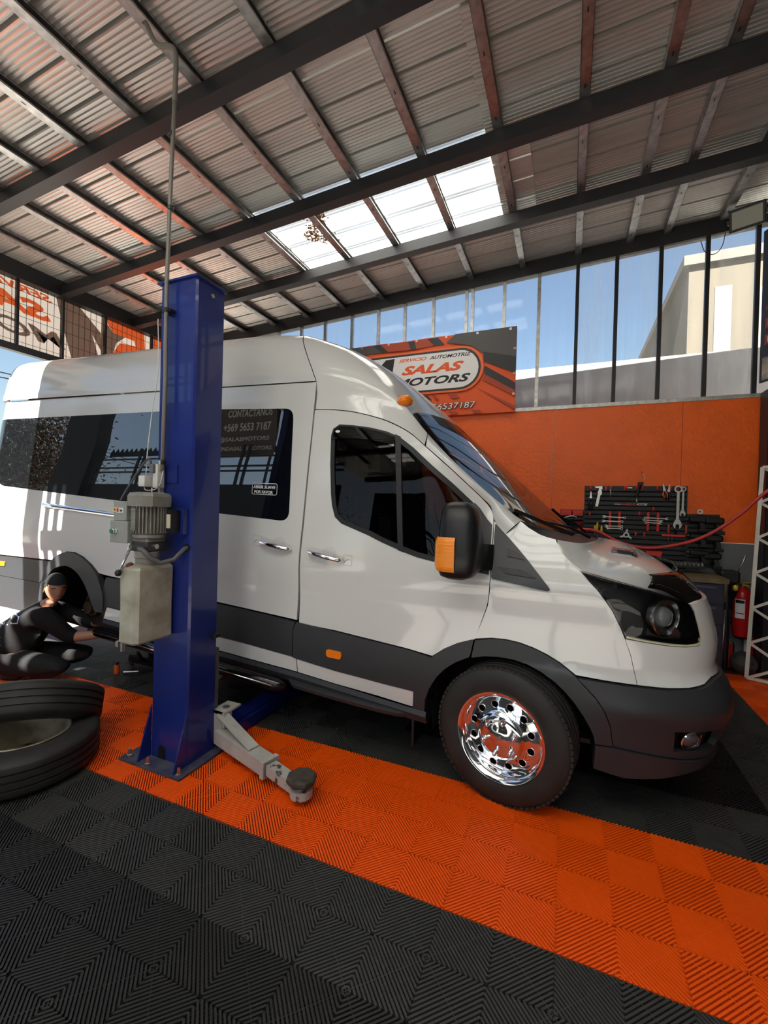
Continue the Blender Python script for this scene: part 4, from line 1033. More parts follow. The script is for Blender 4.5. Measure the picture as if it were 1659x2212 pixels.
# bare rear hub, axle and brake
Mh = Matrix.Translation((-1.93, 1.02, .56)) @ Vector((0, -1, 0)).to_track_quat('Z', 'Y').to_matrix().to_4x4()
mb = MB(); mb.lathe([(.16, -.05), (.16, .0), (.15, .01), (.09, .012), (.085, .05), (.06, .055), (.055, .09), (0, .095)], Mh, 28)
for k in range(6):
    a = k * 1.047; mb.lathe([(.008, 0), (.008, .05)], Mh @ Matrix.Translation((.07 * math.cos(a), .07 * math.sin(a), .03)), 6)
mb.build('rear_hub', mat('rusty_iron', (.10, .07, .05), .6, .6, var=.3), van, angle=35)
MB().tube([(-1.93, 1.0, .56), (-1.93, 2.6, .56)], .06, 10).build('rear_axle', DARK, van)
MB().box((-1.86, .97, .72), (-1.66, 1.06, .765), bev=.01).build('brake_caliper', mat('bare_alloy', (.55, .52, .45), .4, .8), van)
# ================================================================ lift column
lift = root('lift_post', 'tall blue steel car lift column bolted to the floor in front of the van', 'lift', (-.11, .33, 0))
PX0, PX1, PY0, PY1, PT = -.255, .035, .23, .44, 2.80
mb = MB(); ch = .016
sec = [(PX0, PY1), (PX0, PY0 + ch), (PX0 + ch, PY0), (PX1 - .012, PY0), (PX1, PY0 + .012), (PX1, PY1), (PX1 - .06, PY1), (PX1 - .06, PY1 - .008), (PX1 - .008, PY1 - .008), (PX1 - .008, PY0 + .012), (PX0 + ch, PY0 + .008), (PX0 + .008, PY0 + ch), (PX0 + .008, PY1 - .008), (PX0 + .06, PY1 - .008), (PX0 + .06, PY1)]
n = len(sec); v = [(x, y, .012) for x, y in sec] + [(x, y, PT) for x, y in sec]
f = [(i, (i + 1) % n, n + (i + 1) % n, n + i) for i in range(n)]
o = pyd('column', v, [q[::-1] for q in f], BLUE, lift)
MB().box((PX0 - .012, PY0 - .012, PT), (PX1 + .012, PY1 + .012, PT + .012)).build('top_plate', BLUE, lift)
MB().tube([(PX1 - .001, .345, PT - .06), (PX1 + .006, .345, PT - .06)], .012, 12).build('bolt_head', mat('brassy', (.5, .45, .3), .4, .8), lift)
MB().box((PX0 - .13, PY0 - .10, 0.001), (PX1 + .06, PY1 + .055, .014)).build('base_plate', mat('dusty_blue_plate', (.085, .085, .10), .6, col2=(.02, .025, .08), vscale=14), lift)
for gx in (PX0 + .006, PX1 - .004):
    MB().prism([(0, 0), (.088, 0), (.0, .30)], frame((gx, PY0 + .002, .014), (0, -1, 0), (0, 0, 1)), -.004, .004).build('gusset', BLUE, lift)
MB().prism([(-.028, 0), (.028, 0), (.028, .05), (.02, .07), (.0, .08), (-.02, .07), (-.028, .05)], XZ((-.155, PY0 - .001, .016)), 0, .002).build('cable_hole', BLACK, lift)
for x, y in ((PX1 + .03, PY0 - .075), (PX0 + .08, PY0 - .075), (PX1 + .04, PY1 + .02), (PX0 - .09, PY0 - .06), (PX0 - .09, PY1 + .02)):
    mb = MB(); mb.lathe([(.018, 0), (.018, .012), (.010, .014), (.009, .045), (0, .047)], T(x, y, .013), 6); mb.build('anchor_bolt', STEEL, lift)
# carriage and arms
LY = .56
car = MB(); car.box((PX0 + .02, PY1 - .01, .075), (PX1 - .02, PY1 + .05, .62)); car.build('carriage', mat('dark_carriage', (.10, .10, .10), .5), lift)
mb = MB()
mb.box((PX1 - .03, PY1 + .0, .232), (PX1 + .075, PY1 + .15, .245)); mb.box((PX1 - .03, PY1 + .0, .055), (PX1 + .075, PY1 + .15, .068)); mb.box((PX1 - .03, PY1 - .0, .055), (PX1 + .062, PY1 + .012, .245)); mb.box((PX1 + .055, PY1 + .01, .06), (PX1 + .067, PY1 + .08, .24)); mb.build('arm_bracket', GREYPAINT, lift)
MB().tube([(PX1 + .03, PY1 + .07, .03), (PX1 + .03, PY1 + .07, .252)], .022, 14).build('pivot_pin', STEEL, lift)
A0 = Vector((.075, .455, .105)); A1 = Vector((.545, .335, .085)); A2 = Vector((.745, .287, .066))
mb = MB(); mb.bar(A0, A1, .088, .078); mb.bar(A1 - (A1 - A0).normalized() * .03, A1, .106, .092)
fr_arm = mb.build('front_arm', GREYPAINT, lift)
mb = MB(); mb.bar(A0 + Vector((0, 0, .13)), A0.lerp(A1, .68) + Vector((0, 0, .045)), .07, .008); mb.bar(A0 + Vector((.0, 0, .05)), A0 + Vector((0, 0, .13)), .012, .086, up=(A1 - A0)); mb.build('arm_brace', GREYPAINT, fr_arm)
mb = MB(); mb.bar(A1 - (A1 - A0) * .1, A2, .068, .055); mb.tube([A2 + Vector((.035, -.009, -.03)), A2 + Vector((.035, -.009, .01))], .058, 20); mb.build('sliding_arm', WORNGREY, fr_arm)
MB().tube([A2 + Vector((.035, -.009, .01)), A2 + Vector((.035, -.009, .03))], .04, 16).build('pad_screw', STEEL, fr_arm)
MB().lathe([(.045, 0), (.072, .008), (.080, .022), (.078, .036), (.066, .044), (0, .042)], Matrix.Translation(A2 + Vector((.035, -.009, .03))), 8).build('lifting_pad', mat('dirty_rubber', (.055, .045, .035), .8, var=.3, vscale=30, bump=.2), fr_arm)
mb = MB(); mb.bar((-.27, .56, .19), (-.60, 1.42, .16), .085, .075); mb.bar((-.25, .54, .30), (-.36, .80, .235), .08, .01); mb.build('rear_arm', GREYPAINT, lift)
mb = MB(); mb.box((-.11, .50, .012), (.06, 3.05, .085)); mb.box((-.085, .50, .085), (.035, 3.05, .10)); mb.build('floor_crossbar', BLUE, lift)
MB().tube([(PX0 - .02, .42, .33), (-.43, .46, .09), (-.47, .47, .03)], .012, 8).build('lock_bar', BLACK, lift)
MB().box((PX1, .385, .71), (PX1 + .045, .43, .735), bev=.006).build('stop_bracket', BLACK, lift)
# ---- power unit hung on the column
pu = root('lift_power_unit', 'grey hydraulic motor and stained oil tank hung on the blue lift column', 'power unit', (-.147, .105, .75))
cx, cy = -.147, .108
def octo(a, b, c): return [(-a + c, -b), (a - c, -b), (a, -b + c), (a, b - c), (a - c, b), (-a + c, b), (-a, b - c), (-a, -b + c)]
def loft_secs(name, secs, m, parent, ang=30):
    mb = MB(); v = []; n = len(secs[0][0])
    for (poly, z) in secs: v += [(cx + x, cy + y, z) for x, y in poly]
    f = [(i * n + j, i * n + (j + 1) % n, (i + 1) * n + (j + 1) % n, (i + 1) * n + j) for i in range(len(secs) - 1) for j in range(n)]
    f += [tuple(range(n - 1, -1, -1)), tuple((len(secs) - 1) * n + j for j in range(n))]
    mb.add(v, f); return mb.build(name, m, parent)
loft_secs('fan_cover', [(octo(.093, .093, .035), 1.492), (octo(.094, .094, .035), 1.548), (octo(.086, .086, .034), 1.566), (octo(.05, .05, .02), 1.572)], CASTGREY, pu)
mb = MB(); mb.tube([(cx, cy, 1.335), (cx, cy, 1.495)], .07, 24)
for k in range(30):
    a = 2 * math.pi * k / 30; mb.box((.066, -.0028, 1.345), (.091, .0028, 1.492), M=T(cx, cy, 0) @ Matrix.Rotation(a, 4, 'Z'))
mb.build('finned_motor', CASTGREY, pu)
mb = MB()
mb.box((cx - .02, cy - .098, 1.36), (cx + .012, cy - .07, 1.48))
for z in (1.37, 1.425, 1.47): mb.box((cx - .024, cy - .101, z), (cx + .016, cy - .07, z + .006))
mb.build('terminal_strip', CASTGREY, pu)
mb = MB(); mb.lathe([(.078, 1.318), (.084, 1.322), (.084, 1.338), (.075, 1.34)], T(cx, cy, 0), 24); mb.box((cx - .06, cy - .06, 1.295), (cx + .06, cy + .06, 1.32), bev=.01); mb.build('motor_flange', CASTGREY, pu)
CTRL = mat('brushed_grey_box', (.33, .34, .32), .45, .3, var=.1, vscale=30, stretch=(30, 1, 1))
mb = MB(); mb.box((-.325, .022, 1.41), (-.222, .105, 1.518), bev=.004); mb.box((-.345, .018, 1.288), (-.205, .105, 1.408), bev=.004); cb = mb.build('control_box', CTRL, pu)
for (x, z) in ((-.319, 1.512), (-.228, 1.512), (-.339, 1.295), (-.211, 1.295), (-.211, 1.402)):
    MB().tube([(x, .024, z), (x, .016, z)], .003, 6).build('screw', STEEL, cb)
MB().box((-.319, .0195, 1.456), (-.301, .022, 1.484)).build('warning_label', YELLOW, cb)
lb = MB().box((-.299, .0195, 1.453), (-.243, .022, 1.482)).build('warning_label', WHITEPL, cb)
MB().box((-.294, .0185, 1.458), (-.280, .0195, 1.478)).build('label_mark', RED, lb); MB().box((-.268, .0185, 1.46), (-.252, .0195, 1.47)).build('label_mark', BLACK, lb); MB().box((-.313, .0185, 1.465), (-.307, .0195, 1.476)).build('label_mark', BLACK, lb)
MB().lathe([(.019, 0), (.019, .006), (.016, .008), (.015, .02), (.013, .022), (0, .022)], frame((-.30, .018, 1.352), (1, 0, 0), (0, 0, 1)), 20).build('button_ring', STEEL, cb, angle=35)
MB().lathe([(.0125, .02), (.0125, .027), (0, .028)], frame((-.30, .018, 1.352), (1, 0, 0), (0, 0, 1)), 20).build('start_button', mat('green_button', (.02, .20, .09), .4), cb)
MB().tube([(-.185, .06, 1.435), (-.176, .06, 1.435)], .012, 12).build('cable_gland', CTRL, cb)
mb = MB(); mb.box((-.045, .13, 1.352), (-.01, .20, 1.475)); mb.build('capacitor_box', BLACK, pu)
MB().box((-.040, .125, 1.375), (-.012, .132, 1.452)).build('beige_plate', mat('beige_plate', (.50, .45, .36), .5), pu)
MB().box((-.06, .195, 1.34), (.012, .23, 1.485)).build('mount_plate', BLUE, pu)
# valve block and fittings
mb = MB(); mb.box((cx - .075, cy - .06, 1.245), (cx + .06, cy + .07, 1.30), bev=.006); mb.build('valve_block', mat('dark_alloy', (.09, .09, .09), .4, .7), pu)
mb = MB(); mb.tube([(cx - .04, cy - .055, 1.27), (cx - .04, cy - .085, 1.27)], .014, 8); mb.tube([(cx + .02, cy - .055, 1.265), (cx + .02, cy - .08, 1.265)], .012, 8); mb.tube([(cx + .06, cy - .02, 1.275), (cx + .085, cy - .02, 1.275)], .014, 8); mb.tube([(cx - .085, cy - .05, 1.25), (cx - .07, cy - .05, 1.30)], .013, 8); mb.build('valve_fittings', STEEL, pu, angle=40)
mb = MB(); mb.tube([(cx - .045, cy - .085, 1.25), (cx - .035, cy - .13, 1.18), (cx - .03, cy - .152, 1.148)], .0065, 8); mb.build('release_lever', STEEL, pu, True)
MB().lathe([(0, -.018), (.012, -.014), (.018, 0), (.012, .014), (0, .018)], T(cx - .028, cy - .158, 1.138), 14).build('lever_knob', BLACK, pu, True)
mb = MB(); mb.tube([(cx + .03, cy - .075, 1.262), (cx + .055, cy - .085, 1.262), (cx + .075, cy - .05, 1.215), (cx + .10, cy - .01, 1.185), (cx + .135, cy + .05, 1.20), (cx + .15, PY0 - .02, 1.255), (cx + .152, PY0 + .02, 1.265)], .013, 10); mb.build('hydraulic_hose', mat('grey_hose', (.10, .10, .10), .5), pu, True)
MB().tube([(cx + .152, PY0 - .002, 1.262), (cx + .152, PY0 + .001, 1.262)], .024, 14).build('hose_hole', BLACK, pu)
# oil tank
tx0, tx1, ty0, ty1 = -.218, -.075, -.022, .228
mx, my, hx, hy = (tx0 + tx1) / 2 - cx, (ty0 + ty1) / 2 - cy, (tx1 - tx0) / 2, (ty1 - ty0) / 2
def rect(a, b, c): return [(x + mx, y + my) for x, y in octo(a, b, c)]
loft_secs('oil_tank', [(rect(hx - .012, hy - .012, .02), .752), (rect(hx, hy, .022), .765), (rect(hx - .002, hy - .002, .022), .95), (rect(hx, hy, .022), 1.10), (rect(hx, hy, .022), 1.150), (rect(hx - .006, hy - .006, .022), 1.164), (rect(hx - .018, hy - .018, .02), 1.172), (rect(hx - .03, hy - .04, .02), 1.178)], TANKMAT, pu)
mb = MB(); mb.lathe([(.060, 1.172), (.060, 1.205), (.066, 1.212), (.066, 1.245), (.05, 1.248)], T(cx, cy - .01, 0), 24); mb.build('tank_neck', CASTGREY, pu, angle=35)
mb = MB(); mb.lathe([(.02, 0), (.02, .012), (.016, .018), (0, .018)], T(tx0 + .055, ty0 + .03, 1.166) @ Matrix.Rotation(R(25), 4, 'X'), 14); mb.build('filler_cap', mat('dark_red_cap', (.12, .02, .015), .4), pu)
mb = MB(); mb.box((tx0 + .0, ty0 - .004, .735), (tx0 + .02, ty0 + .02, .765)); mb.box((tx0 + .04, ty0 - .004, .715), (tx0 + .052, ty0 + .016, .76)); mb.build('tank_bracket', STEEL, pu)
# ---- socket boxes, cables and conduit up to the roof
con = root('cable_conduit', 'thin grey pipe climbing the blue column up to the roof, bent at its top', 'pipe', (-.153, .19, 1.7))
pts = [(-.156, .19, 1.70), (-.150, .19, 2.2), (-.157, .19, 2.75), (-.140, .19, 3.45), (-.128, .19, 3.80), (-.118, .185, 4.00), (-.125, .18, 4.08), (-.17, .18, 4.12), (-.26, .17, 4.16), (-.34, .16, 4.30)]
MB().tube(pts[:5], .0115, 10).build('pipe', mat('pvc_grey', (.19, .175, .15), .35), con, True)
MB().tube([tuple(p) for p in spline(pts[4:], 24)], .014, 10).build('flexible_end', mat('corrugated_conduit', (.17, .16, .14), .5), con, True)
for z, m_ in ((1.745, BLACK), (2.62, BLACK), (3.20, BLACK), (3.62, BLACK)):
    MB().tube([(-.152 + (.012 if z > 3 else 0), .19, z - .012), (-.152 + (.012 if z > 3 else 0), .19, z + .012)], .0145, 10).build('tape_band', m_, con)
MB().box((-.19, .19, 2.612), (-.12, .232, 2.626)).build('clip', BLACK, con)
sb_ = root('socket_box', 'white plastic socket strip and junction box with grey plug above the motor', 'socket', (-.22, .18, 1.65))
MB().box((-.205, .165, 1.60), (-.165, .215, 1.735), bev=.004).build('socket_strip', WHITEPL, sb_)
MB().box((-.275, .13, 1.605), (-.225, .185, 1.668), bev=.004).build('junction_box', WHITEPL, sb_)
MB().box((-.210, .145, 1.682), (-.180, .17, 1.735), bev=.008).build('plug', mat('grey_plug', (.13, .13, .14), .5), sb_)
mb = MB(); mb.tube(spline([(-.205, .155, 1.735), (-.215, .15, 1.765), (-.25, .145, 1.74), (-.29, .12, 1.66), (-.32, .08, 1.56), (-.325, .06, 1.515)], 30), .006, 8); mb.build('power_cable', mat('dark_grey_cable', (.06, .06, .065), .5), sb_, True)
mb = MB(); mb.tube(spline([(-.25, .16, 1.668), (-.25, .165, 1.80), (-.262, .20, 2.05), (-.24, .215, 2.3), (-.262, .225, 2.6)], 24), .003, 6); mb.tube(spline([(-.25, .15, 1.60), (-.235, .15, 1.585), (-.19, .17, 1.59), (-.16, .18, 1.62), (-.148, .19, 1.70)], 20), .003, 6); mb.tube([(-.225, .18, 1.60), (-.225, .18, 1.565)], .004, 6); mb.build('white_wire', WHITEPL, sb_, True)
MB().box((-.15, .222, 1.63), (-.075, .231, 1.735)).build('blanking_plate', BLUE, sb_)
MB().box((-.2, .2, 1.57), (-.185, .228, 1.76)).build('mounting_strip', WHITEPL, sb_)
# ================================================================ two worn tyres on the floor
def loose_tyre(label, M, with_rim):
    t = root('spare_tyre', label, 'tyre', tuple(M.to_translation()), 'worn tyres stacked on the floor')
    mb = MB(); add_tyre(mb, M, .357, .205, .21, 0); mb.build('tread_and_wall', RUBBER, t, angle=30)
    if with_rim:
        rimm = mat('dusty_steel_rim', (.42, .38, .28), .5, .5, col2=(.16, .12, .08), vscale=9)
        mb = MB(); mb.lathe([(.203, .075), (.214, .085), (.220, .100), (.213, .104), (.205, .094), (.196, .075), (.188, .06), (.185, .02), (.170, -.02), (.165, -.045), (.13, -.05), (.10, -.035), (.085, -.03), (.04, -.03), (.035, -.04), (.035, -.06)], M, 48, caps=False)
        r = mb.build('steel_rim', rimm, t, angle=30)
        for k in range(6):
            a = k * 1.047; MB().lathe([(.0, .0), (.012, .001), (.015, -.002)], M @ Matrix.Translation((.068 * math.cos(a), .068 * math.sin(a), -.028)), 10).build('bolt_hole', BLACK, r)
        for k in range(8):
            a = k * .785 + .2; MB().lathe([(0, .001), (.016, .001)], M @ Matrix.Translation((.145 * math.cos(a), .145 * math.sin(a), -.046)) @ Matrix.Rotation(a, 4, 'Z') @ Matrix.Diagonal((.6, 1, 1, 1)), 10).build('vent_hole', BLACK, r)
    return t
TY1 = Vector((-.79, -.14, .106))
loose_tyre('worn tyre with dusty steel rim lying flat on the tiles', Matrix.Translation(TY1) @ Matrix.Rotation(R(0), 4, 'X'), True)
TY2 = Vector((-.95, -.01, .248))
dirv = Vector((math.cos(R(133)), math.sin(R(133)), 0)).normalized(); axis2 = (Vector((0, 0, 1)) + dirv * .62).normalized()
loose_tyre('worn tyre without rim, leaning back on the flat tyre behind it', Matrix.Translation(TY2) @ axis2.to_track_quat('Z', 'Y').to_matrix().to_4x4(), False)
# small things by the mechanic
t = root('spray_can', 'small orange can standing on the dark tiles beside the mechanic', 'can', (-1.62, 1.0, 0))
mb = MB(); mb.lathe([(.022, 0), (.022, .07), (.016, .08), (0, .08)], T(-1.62, 1.0, 0), 16); mb.build('can_body', ORANGEPRINT, t, angle=35)
MB().lathe([(.014, .08), (.014, .10), (0, .101)], T(-1.62, 1.0, 0), 14).build('can_cap', BLACK, t, angle=35)
t = root('socket_tool', 'small chrome socket lying on the tiles beside the orange can', 'tool', (-1.50, 1.06, .016))
MB().tube([(-1.56, 1.02, .015), (-1.46, 1.09, .015)], [.015, .012], 12).build('socket_body', STEEL, t, angle=35)
t = root('bottle_jack', 'dark trolley jack low under the rear of the van, near the mechanic', 'jack', (-1.55, 1.35, 0))
MB().box((-1.75, 1.2, .02), (-1.35, 1.5, .09), bev=.01).build('jack_frame', BLACK, t); MB().tube([(-1.6, 1.35, .05), (-1.6, 1.35, .34)], [.05, .035], 12).build('jack_ram', BLACK, t)
for x in (-1.72, -1.38):
    for y in (1.22, 1.48): MB().tube([(x, y - .02, .022), (x, y + .02, .022)], .022, 10).build('jack_wheel', STEEL, t)
MB().bar((-1.55, 1.2, .06), (-1.30, .95, .25), .02).build('jack_handle', BLACK, t)

# ================================================================ the mechanic
man = root('person', 'mechanic in black cap and shirt kneeling at the rear wheel arch of the van', 'person', (-2.15, .75, 0))
hip = (-2.36, .58, .17); w1 = (-2.30, .62, .33); ch = (-2.19, .69, .50); nk = (-2.125, .735, .605); nk2 = (-2.105, .75, .655)
rs = (-2.03, .62, .545); re = (-1.93, .80, .33); rw_ = (-1.68, .93, .36); ls = (-2.26, .83, .545); le = (-2.00, 1.02, .40); lw = (-1.70, 1.03, .44)
rh = (-2.27, .50, .15); rk = (-1.80, .68, .13); ra = (-2.14, .56, .06); lh = (-2.42, .70, .15); lk = (-1.95, .98, .14); la = (-2.30, .82, .06)
skin_body('body', [
    [hip + (.125,), w1 + (.10,), ch + (.11,), nk + (.062,), nk2 + (.055,)],
    [ch + (.11,), rs + (.065,), re + (.05,), tuple(a * .45 + b * .55 for a, b in zip(re, rw_)) + (.042,), rw_ + (.03,)],
    [ch + (.11,), ls + (.065,), le + (.05,), tuple(a * .45 + b * .55 for a, b in zip(le, lw)) + (.042,), lw + (.03,)],
    [hip + (.135,), rh + (.105,), tuple((a + b) / 2 for a, b in zip(rh, rk)) + (.092,), rk + (.068,), tuple((a + b) / 2 for a, b in zip(ra, rk)) + (.058,), ra + (.042,)],
    [hip + (.135,), lh + (.105,), tuple((a + b) / 2 for a, b in zip(lh, lk)) + (.092,), lk + (.068,), tuple((a + b) / 2 for a, b in zip(la, lk)) + (.058,), la + (.042,)]], SKIN, man)
# clothing: shirt and trousers follow the body
def up(p, r, k=1.0): return tuple(p) + (r * k,)
skin_body('shirt', [
    [(-2.43, .50, .20, .15), (-2.38, .55, .27, .19), w1 + (.205,), ch + (.20,), (-2.135, .728, .59, .085)],
    [ch + (.175,), rs + (.092,), tuple(a * .35 + b * .65 for a, b in zip(rs, re)) + (.072,), re + (.068,), tuple(a * .8 + b * .2 for a, b in zip(re, rw_)) + (.060,)],
    [ch + (.175,), ls + (.092,), tuple(a * .35 + b * .65 for a, b in zip(ls, le)) + (.072,), le + (.068,), tuple(a * .8 + b * .2 for a, b in zip(le, lw)) + (.060,)]], CLOTH, man)
skin_body('trousers', [
    [(-2.345, .59, .20, .142), hip + (.150,)],
    [hip + (.150,), rh + (.118,), tuple((a + b) / 2 for a, b in zip(rh, rk)) + (.105,), rk + (.080,), tuple((a + b) / 2 for a, b in zip(ra, rk)) + (.070,), tuple(a * .85 + b * .15 for a, b in zip(ra, rk)) + (.055,)],
    [hip + (.150,), lh + (.118,), tuple((a + b) / 2 for a, b in zip(lh, lk)) + (.105,), lk + (.080,), tuple((a + b) / 2 for a, b in zip(la, lk)) + (.070,), tuple(a * .85 + b * .15 for a, b in zip(la, lk)) + (.055,)]], CLOTH2, man)
# head: turned to the right, toward the wheel
HC = Vector((-2.085, .755, .752)); fwd = Vector((.93, -.25, -.22)).normalized(); side = fwd.cross(Vector((0, 0, 1))).normalized(); upv = side.cross(fwd)
MH = Matrix(((fwd.x, side.x, upv.x, HC.x), (fwd.y, side.y, upv.y, HC.y), (fwd.z, side.z, upv.z, HC.z), (0, 0, 0, 1)))
def head_mesh():
    bm = bmesh.new(); bmesh.ops.create_uvsphere(bm, u_segments=28, v_segments=20, radius=1)
    for v in bm.verts:
        x, y, z = v.co
        X = x * .104; Y = y * .081; Z = z * .121
        if z < 0:                                   # jaw narrows and comes forward to the chin
            t = -z; Y *= 1 - .30 * t; X = X * (1 - .12 * t) + .018 * t
            if x < 0: X *= 1 - .25 * t
        if x > .55:                                 # flat face, eye hollows, nose, lips, brow
            X = min(X, .088 + .008 * (1 - abs(z)))
            for ey in (-.42, .42): X -= .010 * math.exp(-((y - ey) / .18) ** 2 - ((z - .04) / .13) ** 2)
            X += .026 * math.exp(-(y / .14) ** 2 - ((z + .20) / .13) ** 2) + .012 * math.exp(-(y / .11) ** 2 - ((z + .02) / .16) ** 2)
            X += .007 * math.exp(-(y / .5) ** 2 - ((z - .18) / .08) ** 2)
            X += .006 * math.exp(-(y / .28) ** 2 - ((z + .50) / .05) ** 2) + .006 * math.exp(-(y / .25) ** 2 - ((z + .62) / .05) ** 2) + .008 * math.exp(-(y / .25) ** 2 - ((z + .86) / .12) ** 2)
        v.co = MH @ Vector((X, Y, Z))
    me = bpy.data.meshes.new('head'); bm.to_mesh(me); bm.free(); return me
hd = link('head', head_mesh(), SKIN, man, True)
for sg in (-1, 1):
    mb = MB(); mb.lathe([(0, -.006), (.018, -.004), (.027, .004), (.022, .010), (.012, .006), (0, .003)], MH @ Matrix.Translation((-.008, sg * .074, -.008)) @ Matrix.Rotation(sg * R(-80), 4, 'X') @ Matrix.Diagonal((.75, 1.15, 1, 1)), 14); mb.build('ear', SKIN, hd, True)
    mb = MB(); mb.lathe([(0, .011), (.006, .009), (.0095, .004), (.011, 0), (0, -.005)], MH @ Matrix.Translation((.076, sg * .031, .006)) @ Matrix.Rotation(R(90), 4, 'Y'), 12); e_ = mb.build('eye', mat('eye_white', (.6, .57, .52), .2), hd, True)
    MB().lathe([(0, .0125), (.0048, .0105)], MH @ Matrix.Translation((.076, sg * .031, .006)) @ Matrix.Rotation(R(90), 4, 'Y'), 10).build('pupil', BLACK, e_)
    mb = MB(); mb.tube([MH @ Vector((.090, sg * .015, .026)), MH @ Vector((.091, sg * .032, .031)), MH @ Vector((.080, sg * .05, .025))], .0045, 6); mb.build('eyebrow', mat('hair', (.012, .01, .009), .8), hd, True)
mb = MB(); mb.tube([MH @ Vector((.094, -.022, -.060)), MH @ Vector((.102, 0, -.058)), MH @ Vector((.094, .022, -.060))], .0048, 6); mb.build('mouth', mat('lips', (.32, .13, .10), .5), hd, True)
# short hair under the cap, beard shadow
def cap_shell(name, m, a, b, c, zmin, back, parent):
    bm = bmesh.new(); bmesh.ops.create_uvsphere(bm, u_segments=28, v_segments=20, radius=1)
    bmesh.ops.delete(bm, geom=[v for v in bm.verts if v.co.z < zmin + back * v.co.x], context='VERTS')
    for v in bm.verts: v.co = MH @ Vector((v.co.x * a, v.co.y * b, v.co.z * c))
    me = bpy.data.meshes.new(name); bm.to_mesh(me); bm.free(); return link(name, me, m, parent, True)
cap_shell('hair', mat('hair2', (.014, .012, .011), .85), .109, .086, .1225, -.12, .75, man)
cp = cap_shell('cap', CLOTH, .117, .092, .131, .30, .05, man)
# the cap is worn backwards with its brim at the nape
mb = MB(); rowsb = []
for k in range(9):
    a = R(130 + 100 * k / 8); rowsb.append([MH @ Vector((.108 * math.cos(a) * s_, .086 * math.sin(a) * s_, .022 - .02 * (s_ - 1))) for s_ in (.98, 1.2, 1.38)])
grid_mesh('cap_brim', rowsb, CLOTH, cp)
# hands: palm and five bent fingers, each finger a short chain rooted in the palm
def hand(wr, d, nrm, left):
    d = Vector(d).normalized(); n = Vector(nrm).normalized(); n = (n - d * n.dot(d)).normalized(); sd_ = d.cross(n) * (-1 if left else 1); w = Vector(wr); ch_ = []
    pm_ = w + d * .05; ch_.append([tuple(w) + (.026,), tuple(w + d * .03) + (.03,), tuple(pm_) + (.032,)])
    for k, (o, L) in enumerate(((-.030, .062), (-.010, .072), (.010, .068), (.029, .055))):
        b = w + d * .082 + sd_ * o; c1 = b + d * L * .42 - n * .006; c2 = c1 + d * L * .28 - n * L * .26; c3 = c2 + d * L * .06 - n * L * .30
        ch_.append([tuple(pm_) + (.032,), tuple(b) + (.011,), tuple(c1) + (.0095,), tuple(c2) + (.0088,), tuple(c3) + (.0072,)])
    b = w + d * .03 - sd_ * .038; ch_.append([tuple(w + d * .03) + (.03,), tuple(b) + (.0125,), tuple(b + d * .034 - sd_ * .014 - n * .006) + (.0105,), tuple(b + d * .058 - sd_ * .010 - n * .018) + (.0085,)])
    return skin_body('hand', ch_, SKIN, man)
hand(rw_, (.9, .30, .05), (0, 0, 1), False); hand(lw, (.85, -.1, -.25), (0, .2, 1), True)
for an, kn, s_ in ((ra, rk, 1), (la, lk, -1)):
    a = Vector(an); b = (a - Vector(kn)).normalized(); b.z = -.1
    skin_body('shoe', [[tuple(a + Vector((0, 0, .01))) + (.05,), tuple(a + b * .06 + Vector((0, 0, -.012))) + (.048,), tuple(a + b * .17 + Vector((0, 0, -.012))) + (.040,), tuple(a + b * .22 + Vector((0, 0, -.01))) + (.028,)]], mat('work_shoe', (.012, .011, .010), .6), man)
# pale print on the shirt's shoulder blade and lettering lines below, laid on the cloth
from mathutils.bvhtree import BVHTree
shirt = [o for o in man.children if o.name.startswith('shirt')][0]
bv = BVHTree.FromPolygons([v.co[:] for v in shirt.data.vertices], [p.vertices[:] for p in shirt.data.polygons])
def on_shirt(pts, name, m, w):
    """thin printed stroke pressed on the shirt, aimed at the back from behind"""
    q = []
    for (a, b) in pts:
        ray_ = Vector((-.80, .58, -.16)).normalized()
        o_ = Vector((-2.33, .60, .41)) + Vector((.62, .78, 0)) * a + Vector((0, 0, 1)) * b - ray_ * .6
        h = bv.ray_cast(o_, ray_)
        if h[0]: q.append(h[0] + h[1] * .002)
    if len(q) > 1: MB().tube(q, w, 5).build(name, m, shirt)
for pts in ([(-.10, .10), (-.10, .05), (-.06, .04), (-.05, .09)], [(-.03, .10), (-.03, .04)], [(-.01, .10), (.0, .05), (.04, .05), (.05, .10), (.02, .12)], [(-.12, .13), (-.08, .13)]): on_shirt(pts, 'shirt_print', BLUEPRINT, .006)
for k in range(5): on_shirt([(-.20, -.06 - k * .022), (-.12, -.06 - k * .022), (-.07 - .01 * (k % 3), -.06 - k * .022)], 'shirt_print', mat('dim_print', (.12, .12, .14), .6), .003)
